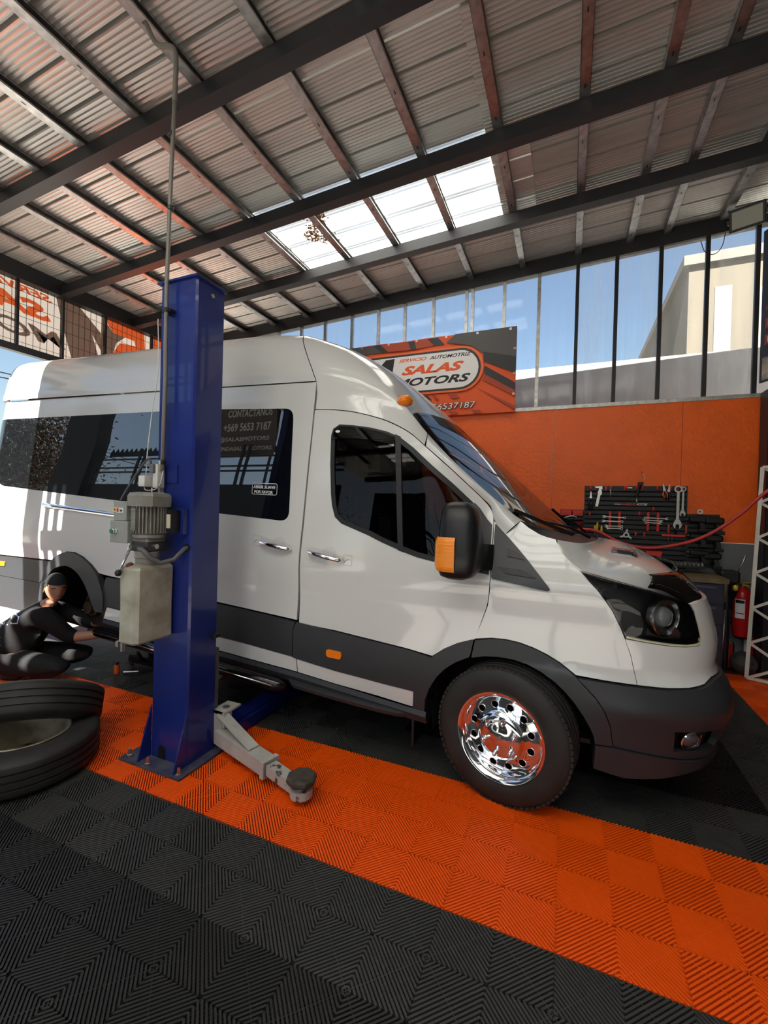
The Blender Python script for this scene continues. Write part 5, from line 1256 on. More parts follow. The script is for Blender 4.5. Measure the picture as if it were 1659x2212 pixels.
# ================================================================ printed banner on the clear wall
YB = 3.845
ban = root('wall_banner', 'orange and grey workshop banner with white oval, hung on the clear wall', 'banner', (.1, YB, 3.25))
x0, x1, z0, z1 = -1.17, 1.375, 2.735, 3.765
rows = []
for i in range(41):
    row = []
    for j in range(17):
        u, v = i / 40, j / 16; d = .010 * math.sin(u * 19) * v ** 3 + .012 * math.sin((u * 9 + v * 5)) * max(0, u - .6) * v
        row.append((x0 + (x1 - x0) * u, YB + d, z0 + (z1 - z0) * v))
    rows.append(row)
grid_mesh('banner_sheet', rows, ORANGEPRINT, ban)
def flat(name, pts, m, lift, parent=ban, y=YB):
    """printed shape on the banner, counted in (x, z)"""
    if area(pts) < 0: pts = pts[::-1]
    return MB().prism(pts, XZ((0, y - .018 - lift, 0)), 0, .0006).build(name, m, parent)
GPR = mat('banner_grey', (.085, .08, .085), .45); GPR2 = mat('banner_dark_grey', (.030, .028, .032), .45); ORD = mat('banner_dark_orange', (.42, .055, .02), .45)
flat('print_shape', [(-1.17, 3.765), (-.53, 3.750), (-.40, 3.645), (-.86, 3.63), (-1.17, 3.56)], GPR, 0)
flat('print_shape', [(.50, 3.668), (.62, 3.765), (1.375, 3.765), (1.375, 3.30), (.99, 3.47), (.82, 3.60)], GPR, 0)
flat('print_shape', [(.98, 3.50), (1.375, 3.40), (1.375, 3.20), (.985, 3.38)], GPR2, .0007)
flat('print_shape', [(-.53, 3.75), (-.43, 3.757), (-.30, 3.64), (-.40, 3.64)], GPR2, .0007)
flat('print_shape', [(-.02, 3.745), (.07, 3.745), (.10, 3.635), (.02, 3.635)], GPR2, .0007); flat('print_shape', [(.25, 3.75), (.39, 3.75), (.48, 3.65), (.34, 3.65)], GPR2, .0007)
flat('print_shape', [(-.43, 3.757), (-.02, 3.745), (.02, 3.635), (-.30, 3.64)], ORD, .0003); flat('print_shape', [(.07, 3.745), (.25, 3.75), (.34, 3.65), (.10, 3.635)], ORD, .0003)
flat('print_shape', [(1.0, 3.325), (1.37, 3.085), (1.37, 2.99), (.995, 3.225)], GPR2, .0007); flat('print_shape', [(.995, 3.225), (1.37, 2.99), (1.37, 2.92), (.98, 3.15)], ORD, .0007); flat('print_shape', [(.89, 3.07), (1.37, 2.81), (1.37, 2.76)], ORD, .0007)
for a, b, m in ((.17, .33, GPR2), (.33, .43, ORD), (.54, .70, ORD)): flat('print_shape', [(a, 3.008), (b - .06, 3.01), (b, 2.948), (a + .06, 2.948)], m, .0007)
for a in (.35, .55, .85): flat('print_shape', [(a, 2.78), (a + .1, 2.782), (a + .14, 2.745), (a + .04, 2.745)], ORD, .0007)
def pill(x0, x1, z0, z1):
    r = (z1 - z0) / 2; zc = (z0 + z1) / 2
    return [(x1 - r + r * math.cos(a), zc + r * math.sin(a)) for a in [R(-90 + 15 * k) for k in range(13)]] + [(x0 + r + r * math.cos(a), zc + r * math.sin(a)) for a in [R(90 + 15 * k) for k in range(13)]]
flat('print_shape', pill(-1.0, .99, 3.03, 3.605), mat('banner_orange_light', (.85, .16, .04), .45), .0008)
flat('print_shape', pill(-.96, .955, 3.055, 3.58), GPR2, .0012)
flat('print_shape', pill(-.93, .925, 3.082, 3.553), WHITEPRINT, .0020)
flat('emblem', [(-.80, 3.535), (-.52, 3.532), (-.58, 3.455), (-.70, 3.455), (-.58, 3.36), (-.62, 3.28), (-.86, 3.28), (-.82, 3.35), (-.70, 3.35), (-.84, 3.46)], ORANGEPRINT, .0028)
flat('emblem', [(-.47, 3.395), (-.33, 3.533), (-.205, 3.536), (-.262, 3.12), (-.36, 3.12), (-.33, 3.38), (-.46, 3.13), (-.56, 3.13)], BLACKPRINT, .0028)
def btext(tx_, x, z, w, h, m, sh=.35, bold=.02, lift=.0034): return text('lettering', tx_, XZ((x, YB - .018 - lift, z)), w, h, m, ban, shear=sh, bold=bold, ext=.0004)
btext('SERVICIO', -.142, 3.475, .385, .044, ORANGEPRINT); btext('AUTOMOTRIZ', .285, 3.473, .55, .046, BLACKPRINT)
btext('SALAS', -.10, 3.300, .84, .118, ORANGEPRINT, bold=.045); btext('MOTORS', -.20, 3.150, 1.03, .104, BLACKPRINT, bold=.035)
for lift, m, bo in ((.0014, BLACKPRINT, .045), (.0026, WHITEPRINT, .0)): text('lettering', '+56956537187', XZ((.05 - bo * .2, YB - .018 - lift, 2.816 - bo * .12)), .85 + bo * .4, .076 + bo * .24, m, ban, shear=.15, bold=bo, ext=.0004)
for k in range(7):
    x = -1.1 + k * .40; MB().lathe([(.008, 0), (.014, 0), (.014, .002), (.008, .002)], XZ((min(x, 1.35), YB - .018, 3.742)), 12, close=True).build('eyelet', STEEL, ban)
for z in (3.5, 3.2, 2.95): MB().lathe([(.008, 0), (.014, 0), (.014, .002), (.008, .002)], XZ((1.355, YB - .018, z)), 12, close=True).build('eyelet', STEEL, ban)

# ================================================================ backlit banner on the left gable, read from outside
lb = root('gable_banner', 'large backlit banner with mirrored lettering on the left gable mesh', 'banner', (-4.07, 2.0, 3.7))
TRW = translucent_mat('banner_cloth_white', (.82, .76, .64), .7); TRO = translucent_mat('banner_cloth_orange', (1.0, .44, .22), .8); TRG = translucent_mat('banner_cloth_grey', (.50, .42, .38), .8)
pyd('banner_sheet', [(-4.075, .0, 3.33), (-4.075, 3.85, 3.33), (-4.075, 3.85, 4.12), (-4.075, .0, 4.12)], [(0, 1, 2, 3)], TRW, lb)
def lflat(pts, m, d=.002):
    M = frame((-4.075 + d, 0, 0), (0, 1, 0), (0, 0, 1)); 
    if area(pts) < 0: pts = pts[::-1]
    return MB().prism(pts, M, 0, .0008).build('print_shape', m, lb)
lflat([(1.836, 4.12), (2.10, 4.12), (2.422, 3.86), (2.44, 3.60), (2.30, 3.80), (2.42, 3.45), (2.414, 3.34), (2.055, 3.34), (1.93, 3.75)], TRG)
lflat([(2.43, 4.10), (2.43, 3.34), (2.56, 3.34), (2.60, 3.62), (2.65, 3.80), (2.78, 3.93), (2.60, 3.93)], TRG)
lflat([(2.45, 4.10), (3.09, 4.12), (3.12, 3.70), (3.00, 3.34), (2.60, 3.34), (2.58, 3.60), (2.70, 3.82), (2.95, 3.86), (2.93, 3.93), (2.60, 3.93)], TRO, .0035)
lflat([(3.20, 4.10), (3.85, 4.12), (3.85, 3.34), (3.30, 3.34), (3.26, 3.8)], TRO, .002)
def ltext(tx_, y, z, w, h, m, sh=.35, bold=.03): return text('lettering', tx_, Matrix(((0, 0, -1, -4.075 + .0045), (-1, 0, 0, y), (0, 1, 0, z), (0, 0, 0, 1))), w, h, m, lb, shear=sh, bold=bold, ext=.0006)
ltext('SERVICIO', 1.80, 3.985, 1.02, .085, TRO); ltext('SALAS', 1.79, 3.735, 1.55, .20, TRO, bold=.045); ltext('MOTORS', 1.97, 3.46, 2.0, .185, TRG, bold=.02)

# ================================================================ dark sign on the right wall
ds = root('contact_sign', 'dark hanging sign with phone numbers and emblem at the right edge', 'sign', (3.76, 3.4, 3.6))
M0 = Matrix(((.40, 0, -.917, 3.715), (-.917, 0, -.40, 3.80), (0, 1, 0, 2.86), (0, 0, 0, 1)))
MB().box((0, 0, -.01), (1.3, 1.50, .004), M=M0).build('sign_sheet', mat('sign_navy', (.020, .022, .032), .5), ds)
def stext(tx_, x, y, w, h, m=WHITEPRINT): return text('lettering', tx_, M0 @ T(x, y, .0045), w, h, m, ds, bold=.01, ext=.0006)
for k, t_ in enumerate(('+569 5653 7187', '+569 5653 7187')): stext(t_, .17, .60 - .1 * k, .8, .055)
stext('CONTACTO', .05, .70, .5, .05, mat('sign_red_print', (.35, .05, .04), .5)); stext('@SALASMOTORS', .28, .37, .7, .05)
for (x, y) in ((.05, .52), (.05, .36), (.16, .36)): 
    b_ = MB().box((x, y, .004), (x + .075, y + .10, .006), M=M0).build('icon', mat('sign_dark_red', (.30, .03, .02), .5), ds)
    MB().box((x + .03, y + .02, .006), (x + .045, y + .08, .0065), M=M0).build('icon_mark', WHITEPRINT, b_)
em = MB(); Mr = M0 @ T(.52, 1.12, .005); em.lathe([(.30, 0), (.33, 0)], Mr, 40); em.lathe([(.36, 0), (.38, 0)], Mr, 40)
for k in range(18): em.box((.30, -.012, 0), (.37, .012, .001), M=Mr @ Matrix.Rotation(k * .349, 4, 'Z'))
em.lathe([(0, .001), (.10, .001)], Mr, 24); em.build('round_emblem', mat('sign_grey_print', (.22, .22, .22), .5), ds)
ph = MB().box((.03, .02, .004), (.55, .24, .006), M=M0).build('photo_strip', mat('sign_beige_print', (.38, .34, .26), .5, var=.5, vscale=14), ds)

# ================================================================ floodlight
fl = root('floodlight', 'black rectangular floodlight under the roof in the far right corner', 'lamp', (3.52, 3.62, 4.42))
n = Vector((-.32, -.86, -.40)).normalized(); xr = Vector((.93, -.36, 0)).normalized(); xr = (xr - n * xr.dot(n)).normalized(); yr = n.cross(xr)
MF = Matrix(((xr.x, yr.x, n.x, 3.52), (xr.y, yr.y, n.y, 3.62), (xr.z, yr.z, n.z, 4.44), (0, 0, 0, 1)))
MB().box((-.14, -.10, -.05), (.14, .10, 0), bev=.008, M=MF).build('lamp_body', BLACK, fl)
MB().box((-.115, -.076, -.002), (.115, .076, .003), M=MF).build('lamp_glass', mat('unlit_lamp_glass', (.36, .37, .31), .25), fl)
mb = MB(); mb.box((-.155, -.02, -.10), (-.14, .02, 0), M=MF); mb.box((.14, -.02, -.10), (.155, .02, 0), M=MF); mb.box((-.155, -.02, -.11), (.155, .02, -.10), M=MF); mb.build('lamp_bracket', BLACK, fl)
MB().tube(spline([(3.40, 3.80, 4.42), (3.38, 3.83, 4.30), (3.32, 3.84, 4.24), (3.24, 3.84, 4.28), (3.20, 3.84, 4.40)], 20), .004, 6).build('lamp_cable', BLACK, fl)

# ================================================================ tool board
YP = 3.872
tb = root('tool_board', 'black louvred tool board on the orange wall', 'tool board', (2.67, YP, 1.4))
LOUV = mat('louvre_black', (.016, .016, .018), .42)
def board(x0, x1, z0, z1):
    o = MB().box((x0, YP, z0), (x1, YP + .02, z1)).build('back_sheet', LOUV, tb)
    z = z0 + .03; mb = MB()
    while z < z1 - .02:
        mb.add([(x0 + .01, YP - .001, z), (x1 - .01, YP - .001, z), (x1 - .01, YP - .010, z + .012), (x0 + .01, YP - .010, z + .012), (x0 + .01, YP - .001, z + .016), (x1 - .01, YP - .001, z + .016)], [(0, 1, 2, 3), (3, 2, 5, 4)]); z += .052
    mb.build('louvres', LOUV, tb)
board(2.172, 3.163, .96, 1.842); board(1.918, 2.168, 1.20, 1.565); board(3.167, 3.45, 1.0, 1.548)
mb = MB(); mb.box((2.476, YP - .012, 1.635), (2.535, YP - .0105, 1.641)); mb.build('logo_bar', WHITEPRINT, tb); MB().box((2.54, YP - .012, 1.633), (2.60, YP - .0105, 1.642)).build('logo_bar', RED, tb)
text('lettering', 'SALAS', XZ((2.600, YP - .011, 1.624)), .088, .030, RED, tb, shear=.25, bold=.03); text('lettering', 'MOTORS', XZ((2.692, YP - .011, 1.626)), .106, .027, WHITEPRINT, tb, shear=.25, bold=.02)
def peg(x, z, label):
    mb = MB(); mb.box((x - .009, YP - .022, z - .022), (x + .009, YP - .008, z + .022), bev=.003); mb.tube([(x, YP - .015, z - .012), (x, YP - .05, z - .008), (x, YP - .055, z + .004)], .004, 6)
    return mb.build('peg_hook', REDPLASTIC, tb)
for x, z in ((2.233, 1.816), (2.281, 1.816), (2.389, 1.817), (2.437, 1.817), (2.575, 1.818), (2.592, 1.818), (2.689, 1.819), (2.744, 1.819), (2.885, 1.82), (3.01, 1.821), (2.695, 1.679), (2.852, 1.592), (2.725, 1.54), (2.694, 1.314), (2.776, 1.311), (2.232, 1.525), (3.072, 1.806), (3.117, 1.808)): peg(x, z, '')
for x in (2.437, 2.530, 2.805, 2.898):
    mb = MB(); mb.box((x - .012, YP - .028, 1.352), (x + .012, YP - .008, 1.556), bev=.004)
    for k in range(5): mb.box((x - .012, YP - .036, 1.375 + k * .034), (x + .012, YP - .026, 1.385 + k * .034))
    mb.build('wrench_rack', REDPLASTIC, tb)
def wrench(label, p, q, s, group=None, ring_red=False):
    """combination wrench: open jaw at p, ring at q"""
    p, q = Vector((p[0], 0, p[1])), Vector((q[0], 0, q[1])); L = (q - p).length; d = (q - p) / L
    M = Matrix(((d.x, -d.z, 0, p.x), (0, 0, -1, YP - .035), (d.z, d.x, 0, p.z), (0, 0, 0, 1)))
    t = root('wrench', label, 'wrench', (p.x, YP - .035, p.z), group)
    jaw = [(-.9, -.55), (-.2, -1.0), (.7, -.85), (1.5, -.45), (1.5, .45), (.7, .85), (-.2, 1.0), (-.9, .55), (-.85, .42), (.15, .42), (.3, 0), (.15, -.42), (-.85, -.42)]
    mb = MB(); mb.prism([(x * s, y * s) for x, y in jaw], M, -s * .25, s * .25); mb.build('open_jaw', STEEL, t)
    mb = MB(); mb.prism([(s * 1.3, -s * .36), (L - s * .8, -s * .3), (L - s * .8, s * .3), (s * 1.3, s * .36)], M, -s * .16, s * .16); mb.build('shank', STEEL, t)
    mb = MB(); mb.lathe([(s * .58, -s * .28), (s * .95, -s * .28), (s * .95, s * .28), (s * .58, s * .28)], M @ T(L, 0, 0), 20, close=True); mb.build('ring_end', STEEL, t, angle=40)
wrench('large combination wrench hanging at the right of the tool board, longer of the pair', (3.072, 1.425), (3.072, 1.808), .040)
wrench('shorter combination wrench hanging right of the large wrench', (3.115, 1.545), (3.117, 1.810), .027)
for (p, q, w_) in (((2.372, 1.496), (2.578, 1.489), 'topmost small wrench in the left red rack'), ((2.367, 1.447), (2.555, 1.445), 'second small wrench from the top in the left red rack'), ((2.397, 1.391), (2.552, 1.393), 'third small wrench from the top in the left red rack'), ((2.405, 1.366), (2.552, 1.369), 'lowest small wrench in the left red rack')): wrench(w_, p, q, .0145, 'small wrenches racked on the board')
for (p, q, w_) in (((2.979, 1.491), (2.777, 1.495), 'topmost small wrench in the right red rack'), ((2.932, 1.463), (2.765, 1.471), 'middle small wrench in the right red rack'), ((2.921, 1.440), (2.784, 1.444), 'lowest small wrench in the right red rack')): wrench(w_, p, q, .013, 'small wrenches racked on the board')
t = root('caliper', 'steel vernier caliper hanging at the top left of the tool board', 'caliper', (2.31, YP - .03, 1.7))
mb = MB(); mb.bar((2.334, YP - .03, 1.825), (2.298, YP - .03, 1.608), .028, .006, up=(0, 1, 0)); mb.build('scale_bar', STEEL, t)
mb = MB(); mb.prism([(2.272, 1.832), (2.35, 1.838), (2.352, 1.805), (2.335, 1.80), (2.32, 1.818), (2.285, 1.815)], XZ((0, YP - .03, 0)), -.004, .006); mb.prism([(2.300, 1.775), (2.348, 1.78), (2.346, 1.74), (2.330, 1.735)], XZ((0, YP - .03, 0)), .004, .010); mb.build('jaws', STEEL, t)
def pliers(name, label, x, z, m, ang=0., L=.16, cat='pliers'):
    t = root(name, label, cat, (x, YP - .04, z)); M = XZ((x, YP - .035, z)) @ Matrix.Rotation(ang, 4, 'Z')
    mb = MB(); mb.prism([(-.010, 0), (.010, 0), (.006, .05), (.001, .07), (-.001, .07), (-.006, .05)], M, -.006, .006); mb.lathe([(.014, -.008), (.014, .008), (0, .008)], M, 12); mb.build('jaws', STEEL, t)
    for s_ in (-1, 1): MB().tube([M @ Vector((s_ * .004, -.01, 0)), M @ Vector((s_ * .022, -.05, 0)), M @ Vector((s_ * .018, -L * .6, 0)), M @ Vector((s_ * .012, -L, 0))], [.006, .009, .009, .006], 8).build('handle', m, t, True)
pliers('pliers', 'black handled long nose pliers hanging at the far left of the board', 2.236, 1.71, BLACK, 0, .15)
pliers('pliers', 'orange handled pliers hanging at the top right of the board', 2.945, 1.80, ORANGEPRINT, .2, .09)
pliers('pliers', 'black handled pliers hanging beside the orange pliers', 2.985, 1.79, BLACK, -.1, .10)
t = root('small_key', 'small chrome hook tool hanging between caliper and blow gun', 'tool', (2.437, YP - .03, 1.77)); MB().tube([(2.437, YP - .03, 1.815), (2.434, YP - .03, 1.78), (2.44, YP - .03, 1.76), (2.430, YP - .03, 1.715)], [.006, .005, .007, .004], 8).build('hook_body', STEEL, t, True)
t = root('snap_ring', 'small steel clip hanging on the red hook right of the caliper', 'clip', (2.389, YP - .03, 1.80)); MB().tube([(2.378, YP - .03, 1.82), (2.40, YP - .03, 1.815), (2.382, YP - .03, 1.795), (2.398, YP - .03, 1.785)], .005, 6).build('clip_wire', STEEL, t, True)
t = root('hex_key', 'short steel key lying between two hooks at the board top', 'tool', (2.63, YP - .03, 1.82)); MB().box((2.60, YP - .035, 1.815), (2.645, YP - .028, 1.825)).build('key_bar', STEEL, t)
t = root('blow_gun', 'black air blow gun with bent nozzle rising above the board top', 'air gun', (2.71, YP - .05, 1.8))
mb = MB(); mb.tube([(2.690, YP - .05, 1.70), (2.698, YP - .05, 1.78), (2.712, YP - .05, 1.85)], [.010, .014, .019], 10); mb.box((2.695, YP - .066, 1.84), (2.745, YP - .034, 1.88), bev=.008); mb.build('gun_body', BLACK, t)
MB().tube([(2.742, YP - .05, 1.875), (2.757, YP - .05, 1.92), (2.752, YP - .05, 1.95), (2.73, YP - .05, 1.985)], .004, 8).build('nozzle', STEEL, t, True); MB().tube([(2.736, YP - .05, 1.978), (2.726, YP - .05, 1.993)], .008, 8).build('nozzle_tip', REDPLASTIC, t)
MB().tube([(2.688, YP - .05, 1.66), (2.690, YP - .05, 1.70)], .007, 8).build('air_fitting', STEEL, t)
t = root('gear_puller', 'three-armed steel puller hanging low in the middle of the board', 'puller', (2.60, YP - .03, 1.30)); mb = MB(); M = XZ((2.60, YP - .035, 1.30))
mb.lathe([(.016, -.008), (.030, -.008), (.030, .008), (.016, .008)], M, 16, close=True)
for k in range(3): mb.prism([(.02, -.012), (.052, -.008), (.062, -.014), (.066, .0), (.058, .008), (.02, .012)], M @ Matrix.Rotation(R(85 + 120 * k), 4, 'Z'), -.006, .006)
mb.build('puller_body', DULLSTEEL, t)
for (x, z, h, m, lab) in ((2.288, 1.345, .05, YELLOW, 'leftmost yellow screwdriver handle behind the hood'), (2.312, 1.36, .075, YELLOW, 'tallest yellow screwdriver handle behind the hood'), (2.355, 1.335, .06, YELLOW, 'rightmost yellow screwdriver handle behind the hood'), (2.395, 1.325, .05, BLACK, 'black screwdriver handle beside the yellow ones')):
    t = root('screwdriver', lab, 'screwdriver', (x, YP - .04, z), 'screwdrivers on the board'); mb = MB(); mb.lathe([(.006, -.04), (.010, -.02), (.011, h * .6), (.008, h * .8), (.004, h), (0, h)], T(x, YP - .04, z), 12); mb.build('handle', m, t, True); MB().tube([(x, YP - .04, z - .13), (x, YP - .04, z - .03)], .003, 6).build('blade', STEEL, t)
MB().box((2.936, YP - .045, 1.305), (3.178, YP - .010, 1.325)).build('tool_rail', REDPLASTIC, tb)
for (x, a, lab) in ((2.997, 0, 'orange handled screwdriver at the left of the red rail'), (3.153, .35, 'dark red handled screwdriver at the right of the red rail')):
    t = root('screwdriver', lab, 'screwdriver', (x, YP - .04, 1.33), 'screwdrivers on the board'); MB().lathe([(.006, 0), (.013, .02), (.012, .075), (.009, .10), (0, .102)], T(x, YP - .035, 1.33), 12).build('handle', mat('brick_plastic', (.35, .06, .03), .4), t, True); MB().tube([(x, YP - .035, 1.18), (x, YP - .035, 1.335)], .0032, 6).build('blade', STEEL, t)
t = root('file_tool', 'thin dark file hanging in the middle of the red rail', 'file', (3.062, YP - .035, 1.3)); MB().tube([(3.03, YP - .035, 1.25), (3.03, YP - .035, 1.325)], .003, 6).build('file_blade', STEEL, t); MB().tube([(3.062, YP - .035, 1.33), (3.063, YP - .035, 1.42)], .010, 8).build('file_handle', BLACK, t, True)
for k, (xa, xb) in enumerate(((1.922, 2.040), (2.048, 2.160))):
    t = root('parts_bin', ('left' if k == 0 else 'right') + ' red parts bin of the pair at the board left end', 'bin', (xa, YP - .05, 1.5), 'red parts bins'); mb = MB(); y0 = YP - .09
    mb.box((xa, y0, 1.492), (xb, YP - .005, 1.497)); mb.box((xa, YP - .01, 1.492), (xb, YP - .005, 1.558)); mb.box((xa, y0, 1.492), (xa + .004, YP - .005, 1.55)); mb.box((xb - .004, y0, 1.492), (xb, YP - .005, 1.55)); mb.box((xa, y0, 1.492), (xb, y0 + .004, 1.535)); mb.build('bin_shell', REDPLASTIC, t)
    MB().box((xa + .015, y0 - .002, 1.50), (xb - .015, y0, 1.53)).build('label_slot', RED, t)
mb = MB(); mb.box((1.905, YP - .16, 1.455), (2.165, YP, 1.465)); mb.box((1.905, YP - .16, 1.455), (1.91, YP, 1.40)); mb.build('small_shelf', mat('dark_shelf', (.05, .045, .035), .6), tb)
t = root('cable_loop', 'pale cable loop resting on the small shelf under the red bins', 'cable', (2.04, YP - .1, 1.47)); MB().tube(spline([(1.97, YP - .1, 1.470), (2.0, YP - .12, 1.482), (2.05, YP - .1, 1.492), (2.10, YP - .08, 1.478)], 14), .007, 8).build('cable_body', WHITEPL, t, True)
t = root('funnel', 'dark red funnel hanging under the small shelf', 'funnel', (2.13, YP - .06, 1.39)); MB().lathe([(.006, -.05), (.008, -.02), (.05, .03), (.052, .036)], T(2.12, YP - .06, 1.385), 16).build('funnel_cone', RED, t, True)
# black bags and straps hung at the right end of the board
rn = random.Random(11)
for k, (x, z, w, h) in enumerate(((3.24, 1.46, .15, .14), (3.38, 1.45, .16, .17), (3.25, 1.29, .15, .13), (3.38, 1.27, .15, .16), (3.26, 1.12, .16, .13), (3.37, 1.09, .15, .16))):
    nm = ('upper', 'upper', 'middle', 'middle', 'lower', 'lower')[k] + (' left', ' right')[k % 2]
    t = root('power_tool', 'black cordless tool in the ' + nm + ' slot at the board right end', 'power tool', (x, YP - .07, z), 'black cordless tools at the board end')
    mb = MB(); mb.box((x - w / 2, YP - .13, z), (x + w / 2, YP - .05, z + h * .40), bev=.018); mb.tube([(x - w * .55, YP - .09, z + h * .22), (x - w * .75, YP - .09, z + h * .22)], [.022, .012], 10); mb.build('tool_body', BLACK, t)
    mb = MB(); mb.bar((x + w * .2, YP - .09, z + .01), (x + w * .3, YP - .09, z - h * .45), .035, .04); mb.build('handle', mat('tool_grip', (.022, .022, .024), .6), t); MB().box((x + w * .05, YP - .12, z - h * .62), (x + w * .55, YP - .06, z - h * .42), bev=.006).build('battery', BLACK, t)
t = root('tape_roll', 'small roll of white tape sitting on top of the black tools', 'tape', (3.262, YP - .06, 1.572)); mb = MB(); mb.lathe([(.012, -.01), (.026, -.01), (.026, .01), (.012, .01)], XZ((3.262, YP - .06, 1.575)), 18, close=True); mb.build('tape_ring', WHITEPL, t, angle=40)
t = root('red_tray', 'red plastic tray under the tool board, just above the van hood', 'tray', (2.85, 3.75, 1.1)); mb = MB(); mb.prism([(2.78, 1.14), (2.93, 1.14), (2.915, 1.075), (2.80, 1.075)], XZ((0, 3.80, 0)), -.06, .06); mb.build('tray_shell', REDPLASTIC, t)
t = root('egg_crate_tray', 'shiny foil tray of sockets along the bottom of the tool board', 'tray', (3.13, 3.74, 1.02)); mb = MB(); mb.box((2.97, 3.66, 1.0), (3.29, 3.83, 1.022)); mb.build('tray_base', BLACK, t)
for i in range(9):
    for j in range(3):
        MB().lathe([(.012, 0), (.012, .028), (.008, .03), (0, .026)], T(2.985 + i * .036, 3.69 + j * .05, 1.022), 8).build('socket', STEEL, t)
# ================================================================ workbench with vise
wb = root('workbench', 'dark steel workbench with drawers against the grey wall behind the van nose', 'bench', (3.15, 3.65, 0))
MB().box((2.30, 3.35, .90), (3.40, 3.86, .945)).build('bench_top', mat('bench_wood', (.16, .12, .06), .6, var=.3, vscale=8, stretch=(1, 8, 1)), wb)
MB().box((3.08, 3.40, .08), (3.38, 3.85, .90)).build('drawer_cabinet', mat('bench_navy', (.018, .02, .032), .4), wb)
for k in range(4):
    d = MB().box((3.10, 3.385, .12 + k * .195), (3.36, 3.40, .30 + k * .195)).build('drawer', mat('bench_navy2', (.026, .03, .05), .35), wb); MB().box((3.15, 3.375, .265 + k * .195), (3.31, 3.386, .28 + k * .195)).build('drawer_handle', mat('pale_blue_grip', (.08, .09, .22), .4), d)
for x in (2.33, 2.95):
    for y in (3.38, 3.82): MB().box((x, y - .02, 0), (x + .05, y + .02, .90)).build('bench_leg', BLACK, wb)
MB().box((3.085, 3.41, 0), (3.375, 3.84, .08)).build('plinth', BLACK, wb)
vs = root('drill_press', 'black bench drill with yellow knob and bare steel rod at the bench end', 'drill', (3.47, 3.70, .6))
MB().box((3.40, 3.60, .88), (3.56, 3.78, 1.0), bev=.02).build('motor_head', BLACK, vs); MB().tube([(3.43, 3.62, .70), (3.43, 3.62, .92)], [.022, .035], 12).build('chuck', mat('chuck_steel', (.5, .45, .40), .35, .8), vs, True)
MB().lathe([(.0, -.03), (.03, -.02), (.038, .0), (.03, .025), (0, .03)], T(3.415, 3.60, .715), 14).build('chuck_head', STEEL, vs, True)
MB().tube([(3.545, 3.66, .98), (3.575, 3.64, 1.06), (3.60, 3.62, 1.17)], .005, 8).build('feed_rod', STEEL, vs, True); MB().lathe([(0, -.03), (.02, -.02), (.02, .02), (0, .03)], T(3.52, 3.60, .84), 10).build('yellow_knob', YELLOW, vs, True)
MB().tube([(3.48, 3.70, .02), (3.48, 3.70, .90)], .03, 12).build('drill_column', BLACK, vs); MB().box((3.40, 3.60, 0), (3.56, 3.82, .025)).build('drill_base', BLACK, vs)
mb = MB(); mb.bar((3.50, 3.72, .86), (3.545, 3.78, .60), .03); mb.tube([(3.53, 3.7, .9), (3.56, 3.72, .8), (3.53, 3.74, .7)], .02, 8); mb.build('belt_guard', BLACK, vs)
t = root('steel_rod', 'bare steel rod leaning on the bench end', 'rod', (3.43, 3.58, 0)); MB().tube([(3.415, 3.56, .02), (3.44, 3.585, .62)], .007, 8).build('rod_body', STEEL, t, True)
t = root('sloping_strut', 'dark sloping strut against the grey wall beside the drill', 'strut', (3.5, 3.85, .3)); MB().bar((3.33, 3.84, .22), (3.60, 3.84, .52), .035, .03, up=(0, 1, 0)).build('strut_bar', BLACK, t)
# ================================================================ extinguishers, ball, hose, gate
def extinguisher(label, x, y, z, R_, H, group):
    t = root('fire_extinguisher', label, 'extinguisher', (x, y, z), group); M = T(x, y, z)
    mb = MB(); mb.lathe([(R_ * .85, .0), (R_, .02), (R_, H * .80), (R_ * .93, H * .88), (R_ * .7, H * .945), (R_ * .35, H * .985), (R_ * .28, H), (0, H)], M, 28); mb.build('cylinder', RED, t, angle=40)
    MB().lathe([(R_ * .80, -.012), (R_ * .88, 0.004), (R_ * .8, .01)], M, 24).build('base_ring', BLACK, t)
    mb = MB(); mb.lathe([(R_ * .26, H), (R_ * .26, H + R_ * .35), (R_ * .15, H + R_ * .4), (0, H + R_ * .4)], M, 14); mb.build('valve', mat('brass', (.45, .30, .12), .35, .9), t, angle=40)
    mb = MB(); mb.bar((x - R_ * .1, y - R_ * .2, z + H + R_ * .45), (x + R_ * .5, y - R_ * .9, z + H + R_ * .75), R_ * .3, R_ * .1); mb.bar((x - R_ * .1, y - R_ * .2, z + H + R_ * .3), (x + R_ * .4, y - R_ * .9, z + H + R_ * .2), R_ * .3, R_ * .1); mb.build('handle', YELLOW, t)
    MB().tube(spline([(x + R_ * .2, y, z + H + R_ * .2), (x + R_ * .9, y - .02, z + H + R_ * .1), (x + R_ * 1.12, y - .01, z + H * .75), (x + R_ * 1.1, y, z + H * .3)], 20), R_ * .14, 8).build('hose', BLACK, t, True)
    v = []; 
    for j in range(9):
        a = R(-150 + 60 * j / 8); v += [(x + (R_ + .0015) * math.cos(a), y + (R_ + .0015) * math.sin(a), z + H * .38), (x + (R_ + .0015) * math.cos(a), y + (R_ + .0015) * math.sin(a), z + H * .76)]
    lb_ = pyd('label', v, [(2 * j, 2 * j + 2, 2 * j + 3, 2 * j + 1) for j in range(8)], WHITEPRINT, t, True)
    for (za, zb) in ((.68, .74), (.47, .485)):
        v = []
        for j in range(9):
            a = R(-146 + 52 * j / 8); v += [(x + (R_ + .0025) * math.cos(a), y + (R_ + .0025) * math.sin(a), z + H * za), (x + (R_ + .0025) * math.cos(a), y + (R_ + .0025) * math.sin(a), z + H * zb)]
        pyd('label_band', v, [(2 * j, 2 * j + 2, 2 * j + 3, 2 * j + 1) for j in range(8)], BLACK, lb_, True)
